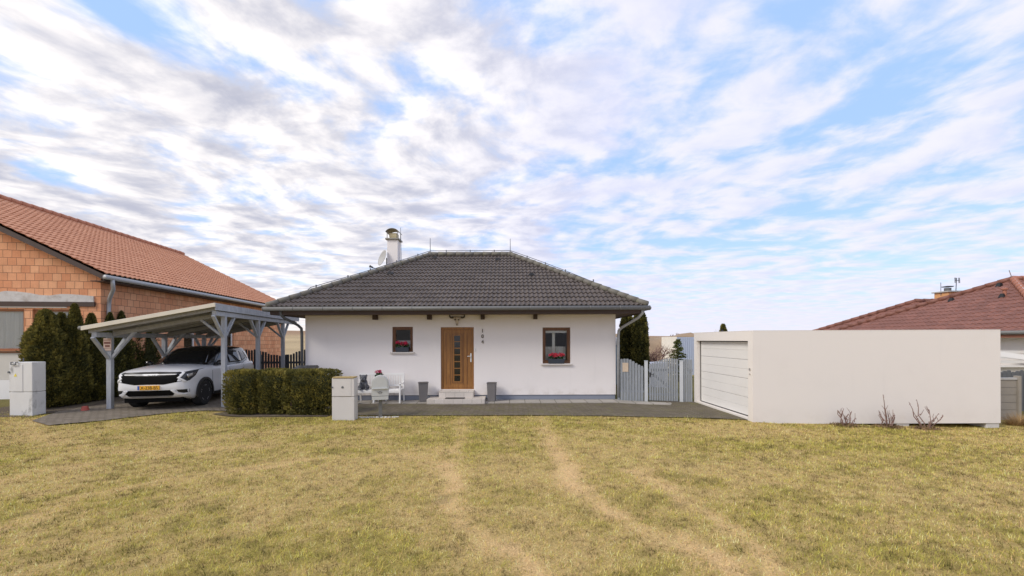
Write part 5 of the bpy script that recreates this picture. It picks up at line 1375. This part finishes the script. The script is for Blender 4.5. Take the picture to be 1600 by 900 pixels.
# clipped hedge in front of the carport
def block(u0,u1,vt,Yq,lab,n,seed):
    x0=(u0-796)/604*Yq; x1=(u1-796)/604*Yq; xc=(x0+x1)/2; gzv=g1(xc,Yq+.3); h=CAMZ-(vt-531)/604*Yq-gzv; hx=(x1-x0)/2; hy=.34
    rs=np.random.default_rng(seed); root=thing('hedge_shrub',lab,'hedge',(xc,Yq+.32,gzv),0,'clipped thuja hedge before the carport')
    def sur(m):
        d=rs.normal(0,1,(m,3)); d/=np.abs(d).max(1,keepdims=True); d+=rs.normal(0,.02,d.shape)
        e=np.abs(d)**1.0; nrm=np.sign(d)*np.abs(d)**4; nrm/=np.linalg.norm(nrm,axis=1,keepdims=True)
        # round the corners a little
        ln=(np.abs(d)**12).sum(1,keepdims=True)**(1/12); q=d/ln
        lum=1+.08*(2*fbm(q[:,0]*hx*3+seed,q[:,2]*h*2.2+seed+q[:,1],seed,3)-1)+.05*(2*fbm(q[:,0]*hx*9+seed,q[:,2]*h*7,seed+4,2)-1)
        return q,nrm,lum
    q,nr,lum=sur(n); dep=1-.17*rs.random((n,1))**2.6
    taper=(.90+.10*np.clip((q[:,2]+1)*1.2,0,1))[:,None]
    p=q*dep*lum[:,None]*np.array([hx,hy,h/2]); p[:,:2]*=taper; p[:,2]+=h/2+.03; keep=p[:,2]>.02
    p=p[keep]; nr=nr[keep]; cl=fbm(p[:,0]*6+seed,p[:,2]*6+p[:,1]*4,seed+8,3)
    V,F,C=foliage_arrays(p,nr,.062,evergreen_colors(len(p),rs,1.3,cl),rs,.55)
    q,nr,lum=sur(10); 
    cb=bmesh.new(); bmesh.ops.create_cube(cb,size=2); bmesh.ops.subdivide_edges(cb,edges=cb.edges[:],cuts=3,use_grid_fill=True)
    cv=np.array([v.co[:] for v in cb.verts]); cv/=((np.abs(cv)**7).sum(1,keepdims=True)**(1/7)); cv=cv*np.array([hx,hy,h/2])*.78; cv[:,2]+=h/2+.05
    cf=np.array([[v.index for v in f.verts] for f in cb.faces])+len(V); cb.free()
    me=np_mesh('crown',np.concatenate([V,cv]),np.concatenate([F,cf]),np.concatenate([C,np.repeat(GREENS[:1],len(cv),0)]),[M['leaf']]); link(me,'crown',root)  # dark core here too, the hedge's inner shade put into its colour
    m=MB(); rr=random.Random(seed)
    for k in range(max(3,int(hx*9))):
        x=-hx*.8+1.6*hx*rr.random(); y=-.2+.3*rr.random(); m.tube([(x,y,-.05),(x+.03*rr.uniform(-1,1),y,.25),(x+.1*rr.uniform(-1,1),y,.6)],[.02,.016,.006],6)
    m.build('trunk',M['bark'],root)
block(347.5,394.5,581,10.62,'left block of the clipped hedge, set apart by a narrow gap',9500,21)
block(400.5,442,580,10.66,'middle block of the clipped hedge between the gap and the long right block',8500,22)
block(440,520,580.5,10.60,'long right block of the clipped hedge beside the concrete meter pillar',14500,23)
sheet('soil',[(-8.05,10.45),(-4.95,10.45),(-4.95,11.5),(-7.8,11.5)],.016,M['soil'])
sheet('soil',[(-14.4,9.75),(-12.0,9.6),(-11.95,10.3),(-11.9,11.3),(-12.1,13.0),(-12.5,17),(-14.4,17.0)],.016,M['soil'])

# columnar thujas, fir, bare tree beyond the gate
def back(u,vt,Yq,wpx,lab,n,seed,**k):
    p=at(u,0,Yq); g=g1(p.x,Yq); h=CAMZ-(vt-531)/604*Yq-g; return thuja('columnar_thuja',lab,'conifer',(p.x,Yq,g),h,wpx/604*Yq/2,n,'col',.75,seed,'columnar thujas behind the boarded fence',size=.10,lump=.10,**k)
back(980,489,16.4,25,'slightly lower columnar thuja against the bungalow side, partly behind the downpipe',6500,31)
back(1000,484,15.8,25,'taller columnar thuja behind the boarded fence, right of its twin',7500,32)
def branches(m,p,d,L,r,dep,rs,spread=.6,up=.15,ratio=.72,kids=(2,4)):
    q=[p]; dd=d.copy(); n=4
    for i in range(n):
        dd=(dd+Vector((rs.gauss(0,.10),rs.gauss(0,.10),rs.gauss(0,.06)+up*.15))).normalized(); q.append(q[-1]+dd*L/n)
    m.tube(q,[r*(1-.45*i/n) for i in range(n+1)],6 if r>.012 else 4,cap=False)
    if dep==0: return
    for k in range(rs.randint(*kids)):
        i=rs.randint(2,n); e=(dd+Vector((rs.gauss(0,spread),rs.gauss(0,spread),rs.gauss(0,spread*.6)+up))).normalized()
        branches(m,q[i],e,L*ratio*rs.uniform(.8,1.15),r*.6,dep-1,rs,spread,up,ratio,kids)
def bare_tree(name,label,loc,h,seed,dep=5,r=.07,cat='tree',spread=.6):
    root=thing(name,label,cat,loc); rs=random.Random(seed); t=MB(); t.tube([(0,0,-.1),(.02,0,h*.16),(0.0,.02,h*.30)],[r,r*.85,r*.75],8); t.build('trunk',M['bark'],root)
    m=MB()
    for k in range(5):
        a=2*math.pi*k/5+rs.uniform(-.3,.3); branches(m,Vector((0,.01,h*(.22+.02*k))),Vector((math.cos(a)*.8,math.sin(a)*.8,.8)).normalized(),h*.26,r*.55,dep-1,rs,spread,.12,.76)
    m.build('crown',M['twig'],root,uv=False); return root
p=at(1023,0,18.5); bare_tree('bare_tree','small leafless fruit tree behind the garden gate',(p.x,18.5,-.2),2.45,5,5,.09)
p=at(1037,0,18.0); bare_tree('bare_shrub','leafless shrub behind the arched garden gate, before the cream lit side of the shed',(p.x,18.0,-.2),1.75,9,4,.03,'shrub',.4)
def fir(label,loc,h,seed,n=26):
    root=thing('fir_tree',label,'conifer',loc); rs=np.random.default_rng(seed); P_=[];N_=[];m=MB(); m.tube([(0,0,-.1),(0,0,h*.98)],[.05,.008],7); m.build('trunk',M['bark'],root)
    for w in range(n):
        t=w/n; z=h*(.12+.86*t); ln=(h*.26)*(1-t)**.85*(.8+.5*rs.random())+.05
        for k in range(6):
            a=rs.random()*6.28; dd=np.array([math.cos(a),math.sin(a),-.15+.25*rs.random()])
            for s in np.linspace(.15,1,int(5+ln*14)):
                for j in range(3): P_.append(np.array([0,0,z])+dd*ln*s+rs.normal(0,.02,3)); N_.append(dd)
    P_=np.array(P_);N_=np.array(N_); V,F,C=foliage_arrays(P_,N_,.10,evergreen_colors(len(P_),rs,.9,np.full(len(P_),.5))*np.array([.85,1.05,1.1]),rs,.1,.3)
    link(np_mesh('crown',V,F,C,[M['leaf']]),'crown',root)
p=at(1059,0,19.5); fir('young open branched fir behind the garden gate, before the pale blue shaded side of the shed',(p.x,19.5,-.2),2.25,3)
# sheds and playhouse beyond
def corr(m,a,b,z0,z1,n,dp=.04):
    a=Vector(a);b=Vector(b);d=(b-a);L=d.length;d.normalize();nn=Vector((d.y,-d.x,0)); vs=[]
    for i in range(n*4+1):
        q=a+d*L*i/(n*4)+nn*(dp if (i%4) in (1,2) else 0); vs+=[(q.x,q.y,z0),(q.x,q.y,z1)]
    m.add(vs,[(2*i,2*i+2,2*i+3,2*i+1) for i in range(n*4)])
sh=thing('storage_shed','white corrugated metal shed, its lit and shaded sides coloured cream and pale blue, far behind the garden gate','shed',(10.5,24.6,-.4))
c0=at(1057.5,0,24.0); cl_=at(1034,0,26.6); crr=at(1092,0,24.6)
m_=MB(); corr(m_,(cl_.x,26.6,0),(c0.x,24.0,0),-.5,2.12,9); m_.build('wall',M['corrug_lit'],sh,world=True)
m_=MB(); corr(m_,(c0.x,24.0,0),(crr.x,24.6,0),-.5,2.10,12,.02); m_.build('wall',M['corrug_shade'],sh,world=True)
m_=MB(); m_.add([(cl_.x,26.6,2.12),(c0.x,24.0,2.12),(crr.x,24.6,2.12),(crr.x-.4,27.4,2.12)],[(0,1,2,3)]); m_.build('roof',M['zinc'],sh,world=True)
ph=thing('playhouse','pale blue garden playhouse peeking out beside the right downpipe','playhouse',(4.9,18.0,-.2))
m_=MB(); xa,xb=at(960,0,17.6).x,at(975,0,17.6).x
m_.wall(xa,xb,-.25,1.72,[(xa+.12,xb-.1,1.18,1.62),(xa+.2,xb-.1,.2,.95)],17.6,.08); m_.box(xa,xb,17.69,18.4,-.25,1.72); m_.build('wall',M['playhouse'],ph,world=True)
m_=MB(); m_.box(xa+.121,xb-.101,17.66,17.675,1.181,1.619); m_.box(xa+.201,xb-.101,17.66,17.675,.201,.949); m_.build('window',M['dark_glass'],ph,world=True)
m_=MB(); m_.prism([(xa-.1,1.72),(xb+.1,1.72),((xa+xb)/2,2.08)],'y',17.5,18.5); m_.build('roof',M['white_paint'],ph,world=True)
wc=MB(); a_=at(1011,0,16.5); wc.prism([(a_.x,-.2),(a_.x+.9,-.2),(a_.x+.9,.98),(a_.x,.93)],'y',16.5,17.4); o=wc.build('covered_stack',M['ridge_white'],loc=(a_.x+.45,16.9,-.2),bevel=.03); tag(o,'low white sheeted stack behind the left end of the garden gate','stack')
hg=MB(); 
gh=thing('earth_bank','long tan earth bank beyond the gardens behind the bare fruit tree','bank',(12,40,-.4))
m_=MB(); n=40; vs=[]
for i in range(n+1):
    x=2+i*.9; hgt=2.35+.25*math.sin(i*.7)+.12*math.sin(i*2.3)
    for (yy,zz) in ((40,-.5),(41,hgt*.7-.2),(42.5,hgt),(45,hgt-.1),(48,-.5)): vs.append((x,yy+.2*math.sin(i*1.3),zz))
m_.add(vs,[(5*i+k,5*i+5+k,5*i+6+k,5*i+1+k) for i in range(n) for k in range(4)]); m_.build('mound',mat('tan_earth',(.30,.215,.135),.95,.25,1.5,.2,12),gh,world=True,smooth=True,uv=False)
# far trees on the skyline
for k,(u,h,Yq,sd) in enumerate(((1050,1.7,120,41),(1060,2.2,118,42),(1065,2.0,121,43),(1148,2.2,90,44),(1124,3.3,70,45))):
    p=at(u,0,Yq); bare_tree('bare_tree',['tiny leafless tree on the field skyline, leftmost over the shed','tiny leafless tree on the skyline, second over the shed','tiny leafless tree on the skyline, rightmost over the shed','low leafless tree showing just above the garage roof, right of the pair','leafless tree above the garage roof beside a dark conifer'][k],(p.x,Yq,g1(p.x,Yq)-.1),h+ (1.2 if k>2 else 0),sd,4,.12,'tree',.45)
p=at(1130,0,60); thuja('conifer_tree','small dark conifer tip showing above the garage roof','conifer',(p.x,60,g1(p.x,60)),CAMZ-(508-531)/604*60-g1(p.x,60),.9,2500,'cone',1.2,51,size=.3)

# ------------------------------------------------------------------ small things in the front yard
# concrete meter pillars
pa=thing('meter_pillar','stained white concrete meter pillar with a yellow warning triangle','pillar',L3(45,0,9.95),R(-3))
w=.62
m_=MB(); m_.box(-w/2,w/2,-.16,.12,-.15,.60); m_.box(-w/2,w/2,-.16,.12,.608,1.36); m_.build('body',M['concrete_old'],pa,bevel=.012)
m_=MB(); m_.box(-w/2+.01,w/2-.25,-.168,-.162,.615,1.30); m_.build('door',M['concrete_old'],pa,bevel=.003)
m_=MB(); m_.prism([(-.17,1.0),(-.09,1.0),(-.13,1.075)],'y',-.174,-.1685); m_.build('warning_sign',M['yellow'],pa)
m_=MB(); m_.tube([(-.21,-.165,1.36),(-.21,-.20,1.36),(-.21,-.20,1.30),(-.08,-.20,1.30),(-.08,-.20,1.36),(-.08,-.165,1.36)],.012,6); m_.tube([(-.15,-.0,1.36),(-.15,-.0,1.46)],.012,6); m_.box(-w/2-.01,-w/2+.03,-.19,-.165,1.08,1.13); m_.build('bracket',M['zinc_dark'],pa)
pb=thing('meter_pillar','clean pale concrete meter pillar with an ochre cap beside the hedge','pillar',L3(539.5,0,10.15))
w=.58
m_=MB(); m_.box(-w/2,w/2,-.15,.09,-.1,.605); m_.box(-w/2,w/2,-.15,.09,.615,1.09); m_.build('body',M['concrete_pale'],pb,bevel=.010)
m_=MB(); m_.box(-w/2+.02,w/2-.08,-.157,-.152,.63,1.075); m_.build('door',M['concrete_pale'],pb,bevel=.003)
m_=MB(); m_.box(-w/2+.02,w/2-.01,-.165,.10,1.091,1.125); m_.build('cap',M['ochre'],pb,bevel=.006)
m_=MB(); m_.tube([(-.27,-.155,.86),(-.27,-.175,.86)],.02,8); m_.tube([(-.01,-.157,.86),(-.01,-.165,.86)],.03,10); m_.build('lock',M['zinc_dark'],pb)
# mailbox
mbx=thing('mailbox','pale grey round topped mailbox on a steel post','mailbox',L3(594,0,10.35),R(16))
n=12; hw=.215
pr=[(-hw,.60),(hw,.60),(hw,.93)]+[(hw*math.cos(math.pi*i/n),.93+.21*math.sin(math.pi*i/n)) for i in range(1,n)]+[(-hw,.93)]
m_=MB(); m_.prism(pr,'y',-.16,.05); m_.build('box',M['mailbox'],mbx,bevel=.006)
m_=MB(); hw2=.185; pr2=[(-hw2,.80),(hw2,.80),(hw2,.93)]+[(hw2*math.cos(math.pi*i/n),.93+.18*math.sin(math.pi*i/n)) for i in range(1,n)]+[(-hw2,.93)]; m_.prism(pr2,'y',-.172,-.161); m_.box(-.195,.195,-.20,-.161,.785,.812); m_.build('flap',M['mailbox'],mbx,bevel=.004)
m_=MB(); m_.box(-.205,.205,-.165,-.1605,.545,.592); m_.box(-hw+.01,hw-.01,-.165,.15,.50,.545); m_.build('newspaper_slot',M['mailbox'],mbx,bevel=.003)
m_=MB(); m_.box(-.20,.20,-.15,.15,.546,.598); m_.build('slot_gap',M['black'],mbx)
m_=MB()
for k in range(16):
    t=2*math.pi*k/16; t2=2*math.pi*(k+1)/16; m_.tube([(.035*math.cos(t),-.164,.69+.03*math.sin(t)),(.035*math.cos(t2),-.164,.69+.03*math.sin(t2))],.006,5)
m_.tube([(-.07,-.164,.715),(-.03,-.164,.70),(.03,-.164,.71),(.065,-.164,.70)],.006,5); m_.build('horn_emblem',M['zinc'],mbx,uv=False)
m_=MB(); m_.box(-.045,.045,-.035,.035,-.1,.50); m_.build('post',M['zinc'],mbx,bevel=.006)
# pebbles at the foot of the post
ps=MB(); rr=random.Random(3)
for k in range(60):
    x=-4.55+1.55*k/60*1.0+rr.uniform(-.03,.03); y=10.34+rr.uniform(-.05,.05); ps.ball((x,y,g1(x,y)+.012),(rr.uniform(.02,.04),rr.uniform(.02,.035),rr.uniform(.015,.026)),7,4)
o=ps.build('gravel',M['stone'],kind='stuff',smooth=True,uv=False); tag(o,'row of white pebbles along the lawn edge under the mailbox','pebbles')
# bench with two seats and a table between
bn_=thing('garden_bench','white slatted double seat bench with a small table in the middle','bench',((at(593,0,12.62).x),12.62,-.045))
bw=.74
def b(n_,x0,x1,y0,y1,z0,z1):
    m=MB(); m.box(x0,x1,y0,y1,z0,z1); return m.build(n_,M['white_paint'],bn_,bevel=.004)
for s in (-1,1):
    x0,x1=sorted((s*.14,s*(bw-.03)))
    m=MB()
    for k in range(5): m.box(x0,x1,-.22+k*.085,-.22+k*.085+.07,.40,.422)
    m.box(x0,x1,-.235,-.222,.33,.40); m.build('seat',M['white_paint'],bn_,bevel=.003)
    m=MB(); m.box(x0,x1,.20,.225,.86,.93); m.box(x0,x1,.20,.225,.50,.545)
    for k in range(7): xx=x0+(x1-x0)*(k+.5)/7; m.box(xx-.022,xx+.022,.206,.219,.545,.86)
    m.build('backrest',M['white_paint'],bn_,bevel=.003)
    for xx in (s*(bw-.02),s*.12):
        m=MB(); m.beam((xx,-.23,0.0),(xx,-.20,.60),.045,.05,up=(0,1,0)); m.build('leg',M['white_paint'],bn_,bevel=.004)
        m=MB(); m.beam((xx,.27,0.0),(xx,.20,.45),.045,.05,up=(0,1,0)); m.beam((xx,.20,.45),(xx,.225,.92),.045,.045,up=(0,1,0)); m.build('leg',M['white_paint'],bn_,bevel=.004)
        m=MB(); m.box(xx-.028,xx+.028,-.26,.22,.60,.625); m.build('armrest',M['white_paint'],bn_,bevel=.004)
m=MB(); m.box(-.16,.16,-.22,.20,.632,.655); m.build('table_top',M['white_paint'],bn_,bevel=.004)
# flowers: scatter of petals and leaves
def flowers(root,cx,cy,cz,rx,ry,h,nl,nf,seed,pink):
    rs=np.random.default_rng(seed); 
    p=np.stack([cx+rx*rs.uniform(-1,1,nl),cy+ry*rs.uniform(-1,1,nl),cz+h*.7*rs.random(nl)],1); nn=rs.normal(0,1,(nl,3)); nn[:,2]=np.abs(nn[:,2])
    gc=np.array([[.035,.09,.03]])*(.5+rs.random((nl,1)))
    V,F,C=foliage_arrays(p,nn,.05,gc,rs,.4,.75); o=link(np_mesh('leaves',V,F,C,[M['petal']]),'leaves',root)
    P_=[];N_=[];Cc=[]
    for k in range(nf):
        c=np.array([cx+rx*rs.uniform(-.9,.9),cy+ry*rs.uniform(-1,.6),cz+h*(.55+.55*rs.random())]); r=.028+.016*rs.random(); q=rs.normal(0,1,(46,3)); q/=np.linalg.norm(q,axis=1,keepdims=True); P_.append(c+q*r); N_.append(q); Cc.append(np.array(pink)[None]*(.6+.7*rs.random((46,1))))
    V,F,C=foliage_arrays(np.concatenate(P_),np.concatenate(N_),.03,np.concatenate(Cc),rs,.1,.8); link(np_mesh('blossom',V,F,C,[M['petal']]),'blossom',root)
pt=thing('potted_geranium','pink geranium in a lilac pot on the bench table','flower pot',(bn_.location.x-.01,12.58,.612))
m=MB(); m.lathe([(.075,0),(.10,.15),(.108,.15),(.108,.17),(.09,.17),(.085,.15)],(0,0,0),18); m.build('pot',M['purple_pot'],pt,smooth=False,auto=35)
flowers(pt,0,0,.17,.11,.10,.17,130,5,5,(.62,.05,.16))
for lab,W,sd,x0,x1 in (('small window trough of red pink geraniums on the left window sill',WL,61,at(618,0,13.02).x,at(639,0,13.02).x),('wider window trough of coral pink geraniums on the right window sill',WR,62,at(856,0,13.02).x,at(882,0,13.02).x)):
    bx_=thing('flower_trough',lab,'flower box',((x0+x1)/2,13.05,W[2]),0,'window troughs of geraniums')
    hw=(x1-x0)/2; m=MB(); m.frus((0,0),0.0,.155,(hw*.92,.06),(hw,.075)); m.build('trough',M['box_blue'],bx_,bevel=.006)
    flowers(bx_,0,-.01,.155,hw*.95,.06,.16,190,17 if sd==61 else 22,sd,(.70,.05,.13) if sd==61 else (.80,.09,.14))
# dog statue
dg_=thing('dog_statue','grey cast stone bulldog statue sitting on the left bench seat','statue',(at(567.5,0,12.5).x,12.52,.378),R(14))
def blobs(name,bl,m,par,vox=.014,sm=6):
    mb_=MB()
    for c,r in bl: mb_.ball(c,r,16,10)
    me=bpy.data.meshes.new(name); me.from_pydata(mb_.v,[],mb_.f)
    def rm(o):
        k=o.modifiers.new('r','REMESH'); k.mode='VOXEL'; k.voxel_size=vox; s=o.modifiers.new('s','SMOOTH'); s.iterations=sm; s.factor=.5
    r=evalmesh(me,[rm]); r.name=name; r.materials.clear(); r.materials.append(m); r.polygons.foreach_set('use_smooth',[True]*len(r.polygons)); return link(r,name,par)
bd=[((0,.07,.13),(.135,.15,.14)),((0,.0,.22),(.125,.115,.13)),((0,-.03,.30),(.10,.09,.07)),((0,-.06,.385),(.112,.105,.10)),((0,-.15,.355),(.072,.06,.05)),((-.04,-.17,.335),(.035,.045,.045)),((.04,-.17,.335),(.035,.045,.045)),((0,-.14,.30),(.05,.04,.025)),((0,-.135,.425),(.07,.03,.02)),
    ((-.095,-.03,.455),(.035,.02,.045)),((.095,-.03,.455),(.035,.02,.045)),((-.085,-.10,.13),(.04,.045,.13)),((.085,-.10,.13),(.04,.045,.13)),((-.088,-.14,.025),(.045,.06,.028)),((.088,-.14,.025),(.045,.06,.028)),((-.13,.03,.07),(.05,.10,.07)),((.13,.03,.07),(.05,.10,.07)),((-.14,-.06,.025),(.04,.06,.026)),((.14,-.06,.025),(.04,.06,.026))]
dgb=blobs('body',bd,M['statue'],dg_)
m=MB(); m.ball((0,-.205,.375),(.025,.014,.018)); 
for s in (-1,1): m.ball((s*.045,-.148,.405),.014,8,6)
m.build('face_features',M['dark'],dg_,smooth=True,uv=False)
# planters
def planter(x,yy,lab,h,wt,wb,rz):
    p=thing('planter',lab,'planter',(x,yy,-.045),rz,'tall tapered planters by the door'); m=MB(); m.frus((0,0),0,h,(wb,wb),(wt,wt)); q=m.build('pot',M['planter'],p,bevel=.012)
    m=MB(); m.box(-wt+.03,wt-.03,-wt+.03,wt-.03,h+.001,h+.004); m.build('soil',M['soil'],p)
    m=MB(); 
    for a in (0,1):
        for s in (-1,1):
            if a==0: m.box(-wt,wt,s*wt-.014,s*wt+.014,h+.001,h+.02)
            else: m.box(s*wt-.014,s*wt+.014,-wt+.015,wt-.015,h+.001,h+.02)
    m.build('rim',M['planter'],p,bevel=.004); return p
planter(at(661,0,12.72).x,12.74,'tapered grey planter left of the front door',.61,.158,.125,R(12)); planter(at(768,0,12.72).x,12.76,'tapered grey planter right of the front door',.59,.145,.12,R(-6))
dm=MB(); dm.box(-2.08,-1.46,12.42,12.66,.077,.093); o=dm.build('door_mat',M['mat_dark'],loc=(-1.77,12.54,.077),bevel=.004); tag(o,'dark door mat on the lower doorstep','mat')
# skull with horns over the door
sk=thing('horned_skull','bleached cattle skull with dark horns over the front door','skull',(at(714.5,0,13.0).x,13.06,2.45))
bl=[((0,-.09,.24),(.085,.06,.07)),((0,-.10,.17),(.062,.055,.08)),((0,-.10,.09),(.046,.045,.08)),((0,-.09,.03),(.036,.035,.045)),((-.075,-.07,.205),(.03,.035,.035)),((.075,-.07,.205),(.03,.035,.035)),((-.10,-.06,.275),(.05,.035,.03)),((.10,-.06,.275),(.05,.035,.03))]
blobs('skull',bl,M['bone'],sk,.011,3)
m=MB()
for s in (-1,1):
    m.ball((s*.058,-.135,.20),(.020,.016,.022),8,6); m.ball((s*.015,-.137,.045),(.009,.012,.022),8,6)
m.build('eye_socket',M['void'],sk,smooth=True,uv=False)
for s in (-1,1):
    m=MB(); m.tube([(s*.13,-.06,.28),(s*.18,-.07,.275),(s*.225,-.08,.285),(s*.25,-.085,.32),(s*.25,-.085,.37),(s*.235,-.08,.40)],[.034,.033,.030,.024,.014,.004],10); m.build('horn',M['horn'],sk,smooth=True)
# wheelie bin behind the hedge
wb=thing('wheelie_bin','dark grey wheelie bin with closed lid behind the long hedge block','bin',(at(478,0,12.2).x,12.2,g1(-6.3,12.2)),R(20))
m=MB(); m.frus((0,0),.06,1.16,(.24,.27),(.30,.34)); m.build('body',M['dark'],wb,bevel=.015)
m=MB(); m.add([(-.345,-.40,1.163),(.345,-.40,1.163),(.345,.36,1.20),(-.345,.36,1.20),(-.34,-.39,1.20),(.34,-.39,1.20),(.30,.30,1.275),(-.30,.30,1.275)],[(0,3,2,1),(4,5,6,7),(0,1,5,4),(1,2,6,5),(2,3,7,6),(3,0,4,7)]); m.build('lid',M['dark'],wb,bevel=.012)
m=MB(); m.tube([(-.28,.38,1.12),(.28,.38,1.12)],.018,8); m.build('handle',M['dark'],wb)
for s in (-1,1):
    m=MB(); m.lathe([(.10,-.03),(.10,.03)],(s*.27,.24,.10),18,'x'); m.build('wheel',M['black'],wb)
# little red pot at the thuja foot
rp=thing('flower_pot','small upturned red pot at the foot of the slim thujas','pot',L3(132.5,0,10.45))
m=MB(); m.lathe([(.075,0),(.085,0.02),(.06,.13),(.05,.135)],(0,0,0),16); m.build('pot',M['terracotta'],rp,auto=35)
# bare little shrubs along the garage
def rose(u,v0,Yq,canes,lab,seed):
    p=at(u,0,Yq); g=g1(p.x,Yq); rs=random.Random(seed); root=thing('bare_shrub',lab,'shrub',(p.x,Yq,g),0,'leafless shrubs along the garage wall'); m=MB()
    for (du,dv,k) in canes:
        tip=Vector((du/604*Yq,rs.uniform(-.08,.08),dv/604*Yq)); st=Vector((tip.x*.18+rs.uniform(-.05,.05),rs.uniform(-.05,.05),-.04)); q=[st+(tip-st)*t+Vector((rs.gauss(0,.016),rs.gauss(0,.016),0))*(1 if 0<t<1 else 0) for t in (0,.25,.5,.75,1)]
        m.tube(q,[.012,.010,.009,.007,.004],5)
        for j in range(k):
            t=rs.uniform(.3,.95); b0=st+(tip-st)*t; e=b0+Vector((rs.uniform(-.10,.10),rs.uniform(-.06,.06),rs.uniform(.05,.20))); m.tube([b0,(b0+e)/2+Vector((rs.gauss(0,.012),0,0)),e],[.006,.005,.003],4)
        for j in range(7):
            t=rs.uniform(.3,1); b0=st+(tip-st)*t; m.ball(b0+Vector((rs.uniform(-.012,.012),0,.0)),.010,5,4)
    m.build('branches',M['twig'],root,uv=False)
    rsn=np.random.default_rng(seed); n=260; pp=np.stack([rsn.normal(0,.13,n),rsn.normal(0,.08,n),.02+.03*rsn.random(n)],1); nn=rsn.normal(0,1,(n,3)); cc=np.array([[.24,.16,.09]])*(.5+.8*rsn.random((n,1)))
    V,F,C=foliage_arrays(pp,nn,.07,cc,rsn,.2,.3); link(np_mesh('leaf_litter',V,F,C,[M['dry']]),'leaf_litter',root,kind='stuff')
rose(1321,0,9.25,[(-15,26,2),(-11,22,3),(0,17,3),(9,24,3),(4,19,2),(14,13,1),(-4,12,2)],'lowest leafless shrub by the garage wall, nearest the garage door',3)
rose(1387,0,9.22,[(-17,28,2),(-7,52,4),(-6,30,3),(9,20,3),(14,22,2),(4,18,2),(-12,22,1)],'tallest leafless shrub by the garage wall, in the middle of three',4)
rose(1446,0,9.15,[(-25,43,1),(-9,46,1),(4,31,3),(12,17,2),(26,22,2),(-16,28,1),(20,25,1)],'wide open leafless shrub by the garage wall, furthest from the garage door',5)
# dry grass clump at the right
dgc=thing('dry_grass_clump','tan dry grass tussock at the foot of the concrete fence','dry grass',L3(1592,0,9.75))
rsn=np.random.default_rng(9); n=900; a=rsn.random(n)*6.28; r=.10*rsn.random(n); base=np.stack([r*np.cos(a)*2.6,r*np.sin(a)*1.2,0*a-.02],1); L=.18+.28*rsn.random(n); ln=rsn.uniform(.3,1.35,n)
tip=base+np.stack([np.cos(a)*np.sin(ln)*L,np.sin(a)*np.sin(ln)*L,np.cos(ln)*L],1); sd_=np.stack([-np.sin(a),np.cos(a),0*a],1)*.004
V=np.stack([base+sd_,base-sd_,tip],1).reshape(-1,3); C=np.repeat(np.array([[.42,.28,.14]])*(.5+.8*rsn.random((n,1))),3,0)
link(np_mesh('blades',V,np.arange(3*n).reshape(-1,3),C,[M['dry']]),'blades',dgc)
